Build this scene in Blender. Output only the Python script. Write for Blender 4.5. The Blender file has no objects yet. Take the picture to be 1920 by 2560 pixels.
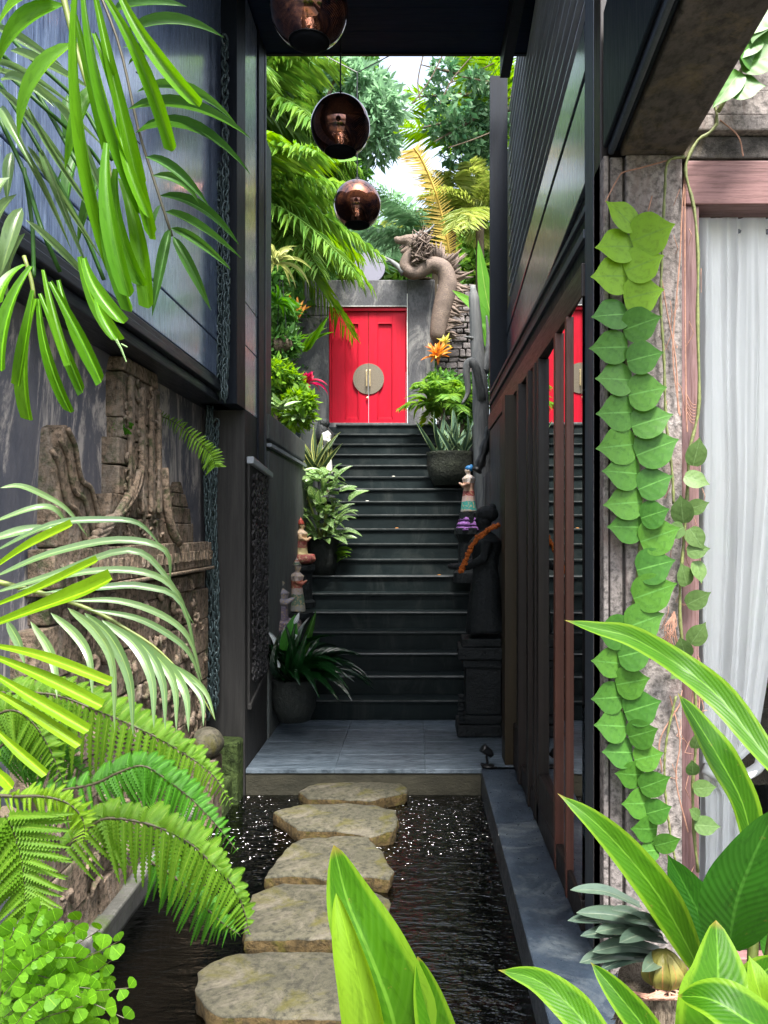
import bpy, bmesh, math, random
from mathutils import Vector, Matrix, noise
R = math.radians
random.seed(7)
scene = bpy.context.scene
col = scene.collection

# ------------------------------------------------------------------ camera
EYE = 1.65
cd = bpy.data.cameras.new('camera'); cam = bpy.data.objects.new('camera', cd); col.objects.link(cam)
cam.location = (0, 0, EYE); cam.rotation_euler = (R(90), 0, 0)
cd.sensor_fit = 'VERTICAL'; cd.sensor_height = 36; cd.lens = 2000 / 2560 * 36
cd.shift_x = -85 / 2560; cd.shift_y = 50 / 2560
cd.clip_start = 0.05; cd.clip_end = 500
scene.camera = cam
# ------------------------------------------------------------------ sky, sun, exposure
SUN_EL, SUN_AZ = 64, 165            # azimuth: where the light comes from, clockwise from +Y
world = bpy.data.worlds.new('World'); scene.world = world; world.use_nodes = True
nt = world.node_tree
bg = nt.nodes['Background']
sky = nt.nodes.new('ShaderNodeTexSky'); sky.sky_type = 'NISHITA'; sky.sun_disc = False
sky.sun_elevation = R(SUN_EL); sky.sun_rotation = R(SUN_AZ); sky.dust_density = 3.5; sky.air_density = 1.0
hs = nt.nodes.new('ShaderNodeHueSaturation'); hs.inputs['Saturation'].default_value = 0.55
nt.links.new(sky.outputs[0], hs.inputs['Color']); nt.links.new(hs.outputs[0], bg.inputs['Color'])
bg.inputs['Strength'].default_value = 0.15
sl = bpy.data.lights.new('sun', 'SUN'); sl.energy = 3.6; sl.angle = R(14); sl.color = (1.0, .96, .9)
so = bpy.data.objects.new('sun', sl); col.objects.link(so)
a = R(SUN_AZ); e = R(SUN_EL)
sd = Vector((math.sin(a) * math.cos(e), math.cos(a) * math.cos(e), math.sin(e)))
so.rotation_euler = sd.to_track_quat('Z', 'Y').to_euler(); so.location = (0, 0, 20)
vs = scene.view_settings; vs.view_transform = 'Standard'; vs.look = 'None'; vs.gamma = 1
vs.use_curve_mapping = False; vs.exposure = 2.0
try:
    scene.cycles.max_bounces = 8; scene.cycles.transparent_max_bounces = 16
except Exception: pass

# ------------------------------------------------------------------ geometry helpers
def P(x, y, d): return Vector(((x - 1045) * d / 2000, d, EYE - (y - 1330) * d / 2000))
def onz(x, y, z):
    d = (EYE - z) * 2000 / (y - 1330); return Vector(((x - 1045) * d / 2000, d, z))
ROOT = {}
def rootloc(p): return ROOT.get(p.name, Vector((0, 0, 0))) if p else Vector((0, 0, 0))
class MB:
    def __init__(s): s.v = []; s.f = []; s.uv = []; s.m = []
    def add(s, vs_, fs, uvs=None, mi=0):
        b = len(s.v); s.v.extend([tuple(x) for x in vs_])
        for f in fs:
            s.f.append(tuple(b + i for i in f)); s.m.append(mi)
            s.uv.append([uvs[i] for i in f] if uvs else [(0, 0)] * len(f))
        return s
    def box(s, x0, x1, y0, y1, z0, z1, j=0, mi=0):
        r = lambda: random.uniform(-j, j) if j else 0
        V = [(x + r(), y + r(), z + r()) for z in (z0, z1) for y in (y0, y1) for x in (x0, x1)]
        return s.add(V, [(0, 2, 3, 1), (4, 5, 7, 6), (0, 1, 5, 4), (2, 6, 7, 3), (0, 4, 6, 2), (1, 3, 7, 5)], mi=mi)
    def tube(s, pts, rad, n=6, cap=True, mi=0):
        pts = [Vector(p) for p in pts]
        if not isinstance(rad, (list, tuple)): rad = [rad] * len(pts)
        V = []; up = Vector((0.13, .2, 1)).normalized(); prev = None
        for i, p in enumerate(pts):
            t = (pts[min(i + 1, len(pts) - 1)] - pts[max(i - 1, 0)])
            t = t.normalized() if t.length > 1e-9 else Vector((0, 0, 1))
            a_ = prev if prev is not None else t.cross(up)
            a_ = a_ - t * a_.dot(t)
            if a_.length < 1e-6: a_ = t.orthogonal()
            a_.normalize(); b_ = t.cross(a_); prev = a_
            for k in range(n):
                w = 2 * math.pi * k / n
                V.append(p + (a_ * math.cos(w) + b_ * math.sin(w)) * rad[i])
        F = []; m = len(pts); uvs = [(i / (m - 1), k / n) for i in range(m) for k in range(n)]
        for i in range(m - 1):
            for k in range(n):
                F.append((i * n + k, i * n + (k + 1) % n, (i + 1) * n + (k + 1) % n, (i + 1) * n + k))
        if cap: F.append(tuple(range(n))[::-1]); F.append(tuple((m - 1) * n + k for k in range(n)))
        return s.add(V, F, uvs, mi)
    def lathe(s, c, prof, n=20, mi=0, sx=1, sy=1, jit=0):
        V = []; c = Vector(c)
        for (r, z) in prof:
            for k in range(n):
                w = 2 * math.pi * k / n
                q = 1 + (noise.noise(Vector((math.cos(w) * 2, math.sin(w) * 2, z * 6))) * jit if jit else 0)
                V.append(c + Vector((r * q * sx * math.cos(w), r * q * sy * math.sin(w), z)))
        F = []; m = len(prof)
        for i in range(m - 1):
            for k in range(n): F.append((i * n + k, i * n + (k + 1) % n, (i + 1) * n + (k + 1) % n, (i + 1) * n + k))
        F.append(tuple(range(n))[::-1]); F.append(tuple((m - 1) * n + k for k in range(n)))
        return s.add(V, F, mi=mi)
    def ball(s, c, r, mi=0, nu=12, nv=8, rot=None):
        if not isinstance(r, (list, tuple)): r = (r, r, r)
        c = Vector(c); V = []; F = []
        for i in range(nv + 1):
            ph = math.pi * i / nv
            for k in range(nu):
                w = 2 * math.pi * k / nu
                q = Vector((r[0] * math.sin(ph) * math.cos(w), r[1] * math.sin(ph) * math.sin(w), r[2] * math.cos(ph)))
                if rot: q = rot @ q
                V.append(c + q)
        for i in range(nv):
            for k in range(nu): F.append((i * nu + k, (i + 1) * nu + k, (i + 1) * nu + (k + 1) % nu, i * nu + (k + 1) % nu))
        return s.add(V, F, mi=mi)
    def prism(s, poly, off, mi=0):            # poly: 3-D points, off: extrusion vector
        n = len(poly); off = Vector(off)
        V = [Vector(p) for p in poly] + [Vector(p) + off for p in poly]
        F = [tuple(range(n)), tuple(range(2 * n - 1, n - 1, -1))] + [(i, i + n, (i + 1) % n + n, (i + 1) % n) for i in range(n)]
        return s.add(V, F, mi=mi)
    def build(s, name, mats, parent=None, bevel=0, smooth=False, kind=None, label=None, sub=0, remesh=0):
        loc = rootloc(parent)
        me = bpy.data.meshes.new(name)
        me.from_pydata([(x - loc.x, y - loc.y, z - loc.z) for x, y, z in s.v], [], s.f)
        uv = me.uv_layers.new(name='UVMap')
        flat = [c for f in s.uv for p in f for c in p]
        uv.data.foreach_set('uv', flat)
        if not isinstance(mats, (list, tuple)): mats = [mats]
        for m in mats: me.materials.append(m)
        if len(mats) > 1: me.polygons.foreach_set('material_index', s.m)
        if not smooth == 'keep':
            bm = bmesh.new(); bm.from_mesh(me)
            if smooth == 'weld': bmesh.ops.remove_doubles(bm, verts=bm.verts, dist=1e-5)
            bmesh.ops.recalc_face_normals(bm, faces=bm.faces); bm.to_mesh(me); bm.free()
        if smooth: me.polygons.foreach_set('use_smooth', [True] * len(me.polygons))
        me.update()
        o = bpy.data.objects.new(name, me); col.objects.link(o)
        if parent: o.parent = parent; ROOT[o.name] = loc
        if bevel:
            b = o.modifiers.new('bevel', 'BEVEL'); b.width = bevel; b.segments = 2; b.limit_method = 'ANGLE'; b.angle_limit = R(40)
        if remesh:
            b = o.modifiers.new('remesh', 'REMESH'); b.mode = 'VOXEL'; b.voxel_size = remesh; b.use_smooth_shade = True
            c = o.modifiers.new('smooth', 'SMOOTH'); c.iterations = 3; c.factor = .5
        if sub:
            b = o.modifiers.new('sub', 'SUBSURF'); b.levels = sub; b.render_levels = sub
        if kind: o['kind'] = kind
        if label: o['label'] = label
        return o
def thing(name, label, cat, loc=(0, 0, 0), group=None):
    o = bpy.data.objects.new(name, None); col.objects.link(o); o.location = loc
    o.empty_display_size = .1
    ROOT[o.name] = Vector(loc); o['label'] = label; o['category'] = cat
    if group: o['group'] = group
    return o
def tag(o, label, cat, group=None):
    o['label'] = label; o['category'] = cat
    if group: o['group'] = group
    return o
def struct(o): o['kind'] = 'structure'; return o
def rnd(a_, b_): return random.uniform(a_, b_)
def crv(pts, n):                              # Catmull-Rom through points
    pts = [Vector(p) for p in pts]
    if len(pts) == 2: return [pts[0].lerp(pts[1], i / n) for i in range(n + 1)]
    E = [pts[0] * 2 - pts[1]] + pts + [pts[-1] * 2 - pts[-2]]
    out = []; m = len(pts) - 1
    for i in range(n + 1):
        u = i / n * m; k = min(int(u), m - 1); t = u - k
        p0, p1, p2, p3 = E[k:k + 4]
        out.append(0.5 * ((2 * p1) + (p2 - p0) * t + (2 * p0 - 5 * p1 + 4 * p2 - p3) * t * t + (3 * p1 - p0 - 3 * p2 + p3) * t ** 3))
    return out

# ------------------------------------------------------------------ leaf shapes
def prof_lance(t): return (math.sin(math.pi * min(1, t * 1.0) ** .75)) ** .8 if 0 < t < 1 else 0
def prof_blade(t): return min(1, t * 6 + .25) * (1 - t ** 3) ** .9
def prof_ovate(t):
    if t <= 0 or t >= 1: return 0
    return (math.sin(math.pi * t ** .62)) ** .62 * (1 - .25 * t ** 3)
def prof_cut(t): return min(1, .35 + t * 1.1) * (1 - .12 * max(0, t - .8) * 5)          # torn palm segment with a square end
def prof_heart(t):
    if t >= 1: return 0
    return (math.sin(math.pi * min(1, t * .96 + .04) ** .74)) ** .62 * 1.0 * min(1, (1 - t) * 2.6 + .10) if t < .999 else 0
UNIT = {}
def unit_leaf(key, prof, nt_=8, fold=.25, arch=.12, serr=0, wav=0, curl=0, bend=0, frayed=0):
    if key in UNIT: return UNIT[key]
    V = []; F = []; UVs = []
    xs = [0, .25, .5, .75, 1.0]
    if serr: nt_ = serr * 2
    for i in range(nt_ + 1):
        t = i / nt_; w = prof(t) * .5
        if serr and i % 2 == 1: w *= .45
        for u in xs:
            y = (u - .5) * 2 * w
            z = 4 * arch * t * (1 - t) + fold * abs(y) * .5 + wav * math.sin(t * 14) * abs(u - .5) - curl * t * t * (u - .5) ** 2
            tt = t - (frayed * (.5 + .5 * math.sin(u * 23 + bend * 40)) if i == nt_ else 0)
            y += bend * 4 * t * (1 - t) * (1 if not frayed else .6)
            V.append((tt, y, z)); UVs.append((t, .5 + (u - .5)))
    n = len(xs)
    for i in range(nt_):
        for k in range(n - 1): F.append((i * n + k, (i + 1) * n + k, (i + 1) * n + k + 1, i * n + k + 1))
    me = bpy.data.meshes.new(key); me.from_pydata(V, [], F)
    uv = me.uv_layers.new(name='UVMap')
    for l in me.loops: uv.data[l.index].uv = UVs[l.vertex_index]
    me.polygons.foreach_set('use_smooth', [True] * len(me.polygons)); me.update()
    UNIT[key] = me; return me
MESHMAT = {}; VAR = {}
def leafobj(name, key, mat, parent, base, tip, width, nrm, zs=None, label=None):
    if key in VAR: key = random.choice(VAR[key])
    k2 = (key, mat.name)
    if k2 not in MESHMAT:
        me = UNIT[key].copy(); me.materials.append(mat); MESHMAT[k2] = me
    base = Vector(base); tip = Vector(tip); X = tip - base; L = X.length
    if L < 1e-6: return None
    X.normalize(); Z = Vector(nrm) - X * Vector(nrm).dot(X)
    if Z.length < 1e-4: Z = X.orthogonal()
    Z.normalize(); Y = Z.cross(X)
    z_ = L if zs is None else zs
    M = Matrix(((X.x * L, Y.x * width, Z.x * z_, 0), (X.y * L, Y.y * width, Z.y * z_, 0), (X.z * L, Y.z * width, Z.z * z_, 0), (0, 0, 0, 1)))
    o = bpy.data.objects.new(name, MESHMAT[k2]); col.objects.link(o)
    if parent: o.parent = parent
    M.translation = base - rootloc(parent); o.matrix_basis = M
    if label: o['label'] = label
    return o
def ribbon(mb, pts, w, nrm, prof, n=14, fold=.2, wav=0, seed=0, across=(0, .25, .5, .75, 1), roll=0, twist=0):
    C = crv(pts, n); nrm = Vector(nrm); V = []; UVs = []; F = []
    for i, p in enumerate(C):
        t = i / n; T = (C[min(i + 1, n)] - C[max(i - 1, 0)]).normalized()
        N = nrm.copy()
        if twist: N = Matrix.Rotation(twist * t, 3, T) @ N
        N = (N - T * N.dot(T)).normalized(); S = N.cross(T)
        hw = prof(t) * w * .5
        for u in across:
            q = (u - .5) * 2
            a_ = q * roll
            sx = math.sin(a_) / roll if roll else q
            sz = (1 - math.cos(a_)) / roll if roll else 0
            z = fold * abs(q) * hw + wav * w * math.sin(t * 17 + seed + q * 1.5) * abs(q) * prof(t)
            V.append(p + S * sx * hw + N * (z + sz * hw)); UVs.append((t, u))
    k_ = len(across)
    for i in range(n):
        for k in range(k_ - 1): F.append((i * k_ + k, (i + 1) * k_ + k, (i + 1) * k_ + k + 1, i * k_ + k + 1))
    mb.add(V, F, UVs); return mb
for i, bd in enumerate((-.6, -.25, .2, .6)):
    unit_leaf('lance_%d' % i, prof_lance, 9, .3, .06 + .03 * i, bend=bd); unit_leaf('cut_%d' % i, prof_cut, 9, .22, .05 + .03 * (i % 2), bend=bd * 1.3, frayed=.06)
VAR['lance'] = ['lance_%d' % i for i in range(4)]; VAR['cut'] = ['cut_%d' % i for i in range(4)]
unit_leaf('lance_arch', prof_lance, 10, .3, .2)
unit_leaf('ovate', prof_ovate, 8, .25, .08)
unit_leaf('blade', prof_blade, 8, .35, .1)
unit_leaf('heart', prof_heart, 10, .12, .03, 0, .01)
unit_leaf('pinna', lambda t: (1 - t) ** .6 * min(1, t * 8 + .4), 0, .2, .04, serr=15)
unit_leaf('fan', lambda t: min(1, t * 2.2) * (1 if t < .8 else 1 - (t - .8) * 2.5), 5, .1, .03)

# ------------------------------------------------------------------ materials
def N(nt, t, **k):
    n = nt.nodes.new(t)
    for a_, b_ in k.items(): setattr(n, a_, b_)
    return n
def base_mat(name):
    m = bpy.data.materials.new(name); m.use_nodes = True
    nt = m.node_tree; b = nt.nodes['Principled BSDF']; return m, nt, b, nt.links
def ramp(nt, fac, stops):
    r = N(nt, 'ShaderNodeValToRGB'); nt.links.new(fac, r.inputs[0])
    while len(r.color_ramp.elements) < len(stops): r.color_ramp.elements.new(.5)
    for e_, (p, c) in zip(r.color_ramp.elements, stops):
        e_.position = p; e_.color = (*c, 1) if len(c) == 3 else c
    return r.outputs[0]
def mixc(nt, fac, a_, b_, mode='MIX'):
    m = N(nt, 'ShaderNodeMix', data_type='RGBA', blend_type=mode)
    if isinstance(fac, (int, float)): m.inputs[0].default_value = fac
    else: nt.links.new(fac, m.inputs[0])
    for i, x in ((6, a_), (7, b_)):
        if isinstance(x, tuple): m.inputs[i].default_value = (*x, 1)
        else: nt.links.new(x, m.inputs[i])
    return m.outputs[2]
def noise_t(nt, vec, scale, detail=6, rough=.6, dist=0):
    n = N(nt, 'ShaderNodeTexNoise'); n.inputs['Scale'].default_value = scale
    n.inputs['Detail'].default_value = detail; n.inputs['Roughness'].default_value = rough
    n.inputs['Distortion'].default_value = dist
    if vec is not None: nt.links.new(vec, n.inputs['Vector'])
    return n.outputs[0]
def mapped(nt, scale=(1, 1, 1), coord='Object'):
    tc = N(nt, 'ShaderNodeTexCoord'); mp = N(nt, 'ShaderNodeMapping'); mp.inputs['Scale'].default_value = scale
    nt.links.new(tc.outputs[coord], mp.inputs[0]); return mp.outputs[0]
def stone(name, c1, c2, c3=None, scale=3, stretch=(1, 1, 1), rough=.8, bump=.3, fine=40, spec=.4, dirt=None, dirt_amt=.5, rr=.15, bdist=.02, moss=None):
    m, nt, b, L = base_mat(name); v = mapped(nt, stretch)
    n1 = noise_t(nt, v, scale, 8, .65, .4); n2 = noise_t(nt, v, fine, 6, .7)
    c = ramp(nt, n1, [(.3, c1), (.7, c2)])
    if c3: c = mixc(nt, ramp(nt, n2, [(.45, (0, 0, 0)), (.62, (1, 1, 1))]), c, c3)
    if dirt:
        n3 = noise_t(nt, mapped(nt, (1, 1, .35)), scale * .8, 10, .75, 1.2)
        c = mixc(nt, ramp(nt, n3, [(.5, (0, 0, 0)), (.5 + .25 * (1.05 - dirt_amt), (1, 1, 1))]), c, dirt)
    if moss:
        n4 = noise_t(nt, v, scale * 1.7, 8, .7, .6)
        c = mixc(nt, ramp(nt, n4, [(.52, (0, 0, 0)), (.66, (.9, .9, .9))]), c, moss)
    ii = N(nt, 'ShaderNodeObjectInfo')
    hv = N(nt, 'ShaderNodeHueSaturation'); L.new(c, hv.inputs['Color'])
    mr = N(nt, 'ShaderNodeMapRange'); L.new(ii.outputs['Random'], mr.inputs[0]); mr.inputs[3].default_value = .85; mr.inputs[4].default_value = 1.15
    L.new(mr.outputs[0], hv.inputs['Value'])
    L.new(hv.outputs[0], b.inputs['Base Color'])
    r = N(nt, 'ShaderNodeMapRange'); L.new(n2, r.inputs[0]); r.inputs[1].default_value = .3; r.inputs[2].default_value = .7
    r.inputs[3].default_value = max(.02, rough - rr); r.inputs[4].default_value = min(1, rough + rr)
    L.new(r.outputs[0], b.inputs['Roughness']); b.inputs['Specular IOR Level'].default_value = spec
    bp = N(nt, 'ShaderNodeBump'); bp.inputs['Strength'].default_value = bump; bp.inputs['Distance'].default_value = bdist
    ad = N(nt, 'ShaderNodeMath', operation='ADD'); L.new(n1, ad.inputs[0]); L.new(n2, ad.inputs[1])
    L.new(ad.outputs[0], bp.inputs['Height']); L.new(bp.outputs[0], b.inputs['Normal'])
    return m
def wood(name, c1, c2, rough=.5, axis='z', spec=.5, bump=.25, streak=None, coat=0, sc=1, cr=.25):
    st = {'z': (22, 22, 1.1), 'y': (22, 1.1, 22), 'x': (1.1, 22, 22)}[axis]
    st = tuple(s_ * sc for s_ in st)
    m, nt, b, L = base_mat(name); v = mapped(nt, st)
    n1 = noise_t(nt, v, 1.6, 8, .7, .5); n2 = noise_t(nt, mapped(nt, (1, 1, .6)), 1.7, 5, .6, .3); n3 = noise_t(nt, v, 6, 6, .75)
    c = ramp(nt, n1, [(.32, c1), (.68, c2)])
    if streak: c = mixc(nt, ramp(nt, n3, [(.46, (0, 0, 0)), (.62, (1, 1, 1))]), c, streak)
    c = mixc(nt, ramp(nt, n2, [(.35, (.35, .35, .35)), (.75, (0, 0, 0))]), c, tuple(x * .4 for x in c1))
    L.new(c, b.inputs['Base Color'])
    r = N(nt, 'ShaderNodeMapRange'); L.new(n3, r.inputs[0]); r.inputs[1].default_value = .3; r.inputs[2].default_value = .7
    r.inputs[3].default_value = max(.03, rough - .12); r.inputs[4].default_value = rough + .15
    L.new(r.outputs[0], b.inputs['Roughness']); b.inputs['Specular IOR Level'].default_value = spec
    if coat: b.inputs['Coat Weight'].default_value = coat; b.inputs['Coat Roughness'].default_value = cr; b.inputs['Coat IOR'].default_value = 1.6
    bp = N(nt, 'ShaderNodeBump'); bp.inputs['Strength'].default_value = bump; bp.inputs['Distance'].default_value = .006
    L.new(n1, bp.inputs['Height']); L.new(bp.outputs[0], b.inputs['Normal'])
    return m
def leafm(name, c1, c2, rib=None, trans=.4, rough=.45, veins=14, spec=.22, island=False, ribw=.05, tipc=None, edge=None, blotch=None, vc=.28):
    m, nt, b, L = base_mat(name)
    if island:
        g = N(nt, 'ShaderNodeNewGeometry'); rv = g.outputs['Random Per Island']
    else:
        g = N(nt, 'ShaderNodeObjectInfo'); rv = g.outputs['Random']
    tc = N(nt, 'ShaderNodeTexCoord'); n1 = noise_t(nt, tc.outputs['Object'], 5, 4, .6)
    ad = N(nt, 'ShaderNodeMath', operation='ADD'); L.new(rv, ad.inputs[0]); L.new(n1, ad.inputs[1])
    mm = N(nt, 'ShaderNodeMath', operation='MULTIPLY'); L.new(ad.outputs[0], mm.inputs[0]); mm.inputs[1].default_value = .5
    c = ramp(nt, mm.outputs[0], [(.2, c1), (.8, c2)])
    hgt = None
    if not island:
        sp = N(nt, 'ShaderNodeSeparateXYZ'); L.new(tc.outputs['UV'], sp.inputs[0])
        d = N(nt, 'ShaderNodeMath', operation='SUBTRACT'); L.new(sp.outputs[1], d.inputs[0]); d.inputs[1].default_value = .5
        ab = N(nt, 'ShaderNodeMath', operation='ABSOLUTE'); L.new(d.outputs[0], ab.inputs[0])
        # side veins: run forward and outward
        k = N(nt, 'ShaderNodeMath', operation='MULTIPLY_ADD'); L.new(ab.outputs[0], k.inputs[0]); k.inputs[1].default_value = -.55; L.new(sp.outputs[0], k.inputs[2])
        s2 = N(nt, 'ShaderNodeMath', operation='MULTIPLY'); L.new(k.outputs[0], s2.inputs[0]); s2.inputs[1].default_value = veins * 6.283
        si = N(nt, 'ShaderNodeMath', operation='SINE'); L.new(s2.outputs[0], si.inputs[0])
        vr = ramp(nt, si.outputs[0], [(.0, (0, 0, 0)), (1, (vc, vc, vc))])
        hgt = si.outputs[0]
        if blotch:
            nb = noise_t(nt, tc.outputs['UV'], 9, 4, .7, .5)
            c = mixc(nt, ramp(nt, nb, [(.5, (0, 0, 0)), (.58, (1, 1, 1))]), c, blotch)
        c = mixc(nt, vr, c, rib or tuple(min(1, x * 1.7) for x in c2))
        rb = ramp(nt, ab.outputs[0], [(ribw * .5, (1, 1, 1)), (ribw, (0, 0, 0))])
        c = mixc(nt, rb, c, rib or tuple(min(1, x * 1.9) for x in c2))
        if edge: c = mixc(nt, ramp(nt, ab.outputs[0], [(.36, (0, 0, 0)), (.42, (1, 1, 1))]), c, edge)
        if tipc: c = mixc(nt, ramp(nt, sp.outputs[0], [(.94, (0, 0, 0)), (.99, (1, 1, 1))]), c, tipc)
    if not island:
        nsp = noise_t(nt, tc.outputs['UV'], 6, 8, .75, .8)
        c = mixc(nt, ramp(nt, nsp, [(.35, (.45, .45, .45)), (.5, (0, 0, 0))]), c, tuple(x * .45 for x in c1))
        nsq = noise_t(nt, tc.outputs['Object'], 55, 3, .8)
        c = mixc(nt, ramp(nt, nsq, [(.66, (0, 0, 0)), (.74, (.55, .55, .55))]), c, (.16, .13, .03))
    L.new(c, b.inputs['Base Color']); b.inputs['Roughness'].default_value = rough; b.inputs['Specular IOR Level'].default_value = spec
    if hgt is not None and veins:
        bp = N(nt, 'ShaderNodeBump'); bp.inputs['Strength'].default_value = vc * .8; bp.inputs['Distance'].default_value = .0025
        L.new(hgt, bp.inputs['Height']); L.new(bp.outputs[0], b.inputs['Normal'])
    tr = N(nt, 'ShaderNodeBsdfTranslucent'); hv = N(nt, 'ShaderNodeHueSaturation'); L.new(c, hv.inputs['Color'])
    hv.inputs['Hue'].default_value = .485; hv.inputs['Saturation'].default_value = 1.1; hv.inputs['Value'].default_value = 1.5
    L.new(hv.outputs[0], tr.inputs[0])
    mx = N(nt, 'ShaderNodeMixShader'); mx.inputs[0].default_value = trans
    out = nt.nodes['Material Output']; L.new(b.outputs[0], mx.inputs[1]); L.new(tr.outputs[0], mx.inputs[2]); L.new(mx.outputs[0], out.inputs[0])
    return m
def plain(name, c, rough=.5, metal=0, spec=.5, var=.2, scale=20, bump=.1, coat=0):
    m, nt, b, L = base_mat(name); n1 = noise_t(nt, mapped(nt), scale, 5, .6)
    cc = ramp(nt, n1, [(.3, tuple(x * (1 - var) for x in c)), (.7, tuple(min(1, x * (1 + var)) for x in c))])
    L.new(cc, b.inputs['Base Color']); b.inputs['Roughness'].default_value = rough; b.inputs['Metallic'].default_value = metal
    b.inputs['Specular IOR Level'].default_value = spec; b.inputs['Coat Weight'].default_value = coat
    if bump:
        bp = N(nt, 'ShaderNodeBump'); bp.inputs['Strength'].default_value = bump; bp.inputs['Distance'].default_value = .004
        L.new(n1, bp.inputs['Height']); L.new(bp.outputs[0], b.inputs['Normal'])
    return m
def zbands(name, stops, scale=1, rough=.5):            # paint colours by height over the object's base
    m, nt, b, L = base_mat(name); tc = N(nt, 'ShaderNodeTexCoord'); sp = N(nt, 'ShaderNodeSeparateXYZ')
    L.new(tc.outputs['Generated'], sp.inputs[0])
    n1 = noise_t(nt, mapped(nt), 45, 5, .7); n0 = noise_t(nt, mapped(nt), 24, 3, .6)
    md = N(nt, 'ShaderNodeMath', operation='MULTIPLY_ADD'); L.new(n0, md.inputs[0]); md.inputs[1].default_value = .09; L.new(sp.outputs[2], md.inputs[2])
    r = N(nt, 'ShaderNodeValToRGB'); L.new(md.outputs[0], r.inputs[0]); r.color_ramp.interpolation = 'CONSTANT'
    while len(r.color_ramp.elements) < len(stops): r.color_ramp.elements.new(.5)
    for e_, (p, c) in zip(r.color_ramp.elements, stops): e_.position = p; e_.color = (*c, 1)
    c = mixc(nt, ramp(nt, n1, [(.52, (0, 0, 0)), (.6, (1, 1, 1))]), r.outputs[0], (.5, .38, .2))
    L.new(c, b.inputs['Base Color']); b.inputs['Roughness'].default_value = rough
    bp = N(nt, 'ShaderNodeBump'); bp.inputs['Strength'].default_value = .7; bp.inputs['Distance'].default_value = .012
    L.new(n1, bp.inputs['Height']); L.new(bp.outputs[0], b.inputs['Normal'])
    return m

M = {}
M['navy_board'] = wood('navy_board', (.11, .17, .33), (.38, .50, .74), .3, 'z', 1.0, .5, streak=(.03, .05, .11), coat=1.0, cr=.13)
M['silver_board'] = wood('silver_board', (.24, .31, .46), (.55, .64, .80), .3, 'z', 1.0, .4, streak=(.1, .14, .24), coat=1.0, cr=.13)  # paler copy of the boards, bright sky reflection put into the colour
M['navy_dark'] = wood('navy_dark', (.002, .005, .010), (.005, .010, .020), .5, 'z', .2, .2)
M['navy_beam'] = wood('navy_beam', (.008, .010, .016), (.022, .026, .038), .4, 'y', .5, .2)
M['brown_post'] = wood('brown_post', (.016, .016, .016), (.044, .042, .040), .65, 'z', .4, .4)
M['right_board'] = wood('right_board', (.03, .042, .06), (.10, .13, .165), .3, 'z', .9, .4, streak=(.02, .028, .04), coat=.8, cr=.16)
M['right_grey'] = wood('right_grey', (.03, .04, .055), (.06, .075, .095), .5, 'z', .4, .2)
M['dark_brown'] = wood('dark_brown', (.010, .007, .006), (.03, .018, .016), .4, 'y', .5, .2)
M['red_mull'] = wood('red_mull', (.075, .024, .016), (.14, .05, .033), .42, 'z', .5, .15)
M['olive_mull'] = wood('olive_mull', (.018, .012, .004), (.038, .024, .008), .45, 'z', .4, .15)
M['dark_mull'] = wood('dark_mull', (.008, .006, .005), (.018, .011, .010), .45, 'z', .4, .15)
M['lattice_red'] = wood('lattice_red', (.03, .010, .014), (.09, .022, .028), .5, 'z', .4, .2, sc=.5)
M['slat'] = wood('slat', (.28, .32, .38), (.5, .55, .6), .35, 'y', .6, .15)
M['window_wood'] = wood('window_wood', (.17, .085, .085), (.27, .145, .135), .55, 'x', .3, .2, streak=(.12, .06, .055))
M['window_wood_v'] = wood('window_wood_v', (.16, .09, .09), (.24, .145, .14), .6, 'z', .3, .2, streak=(.12, .06, .055))
M['ceiling'] = wood('ceiling', (.002, .010, .032), (.004, .016, .05), .6, 'x', .1, .1)
M['render_wall'] = stone('render_wall', (.05, .058, .082), (.15, .145, .16), None, 2.6, (1, 1, .6), .75, .35, 22, .4, dirt=(.42, .38, .35), dirt_amt=.8)
M['carved'] = stone('carved', (.14, .105, .075), (.32, .235, .17), (.055, .045, .032), 7, rough=.9, bump=1.0, fine=38, spec=.2, bdist=.018, dirt=(.27, .23, .19), dirt_amt=.3, moss=(.055, .07, .03))
M['pillar'] = stone('pillar', (.16, .14, .13), (.31, .275, .26), (.095, .085, .08), 4, rough=.88, bump=.8, fine=45, spec=.2, bdist=.008, dirt=(.16, .12, .11), dirt_amt=.45)
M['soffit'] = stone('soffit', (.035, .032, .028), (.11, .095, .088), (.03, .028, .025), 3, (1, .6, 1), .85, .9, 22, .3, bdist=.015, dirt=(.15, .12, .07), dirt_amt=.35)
M['ledge'] = stone('ledge', (.010, .018, .030), (.04, .056, .078), None, 4, (1.2, .7, 1), .38, .35, 30, .5, dirt=(.11, .13, .14), dirt_amt=.12, bdist=.006)
M['deck'] = stone('deck', (.045, .065, .085), (.17, .21, .25), (.03, .045, .06), 2.2, (.7, 5, 1), .38, .35, 12, .5, bdist=.006)
M['deck_side'] = stone('deck_side', (.025, .025, .017), (.07, .065, .045), None, 4, (1, 1, 2), .8, .4, 20, .3)
M['pondwall'] = stone('pondwall', (.035, .035, .03), (.12, .12, .11), None, 3, (1, 1, .5), .7, .4, 18, .4, dirt=(.3, .3, .27), dirt_amt=.2, moss=(.05, .075, .02))
M['mossy'] = stone('mossy', (.035, .055, .02), (.09, .13, .04), (.02, .03, .012), 7, rough=.95, bump=1, fine=30, spec=.1, bdist=.03)
M['step'] = stone('step', (.004, .008, .009), (.014, .021, .022), None, 3, (.4, 4, 1), .5, .3, 22, .12, bdist=.006, dirt=(.028, .034, .033), dirt_amt=.35)
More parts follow.
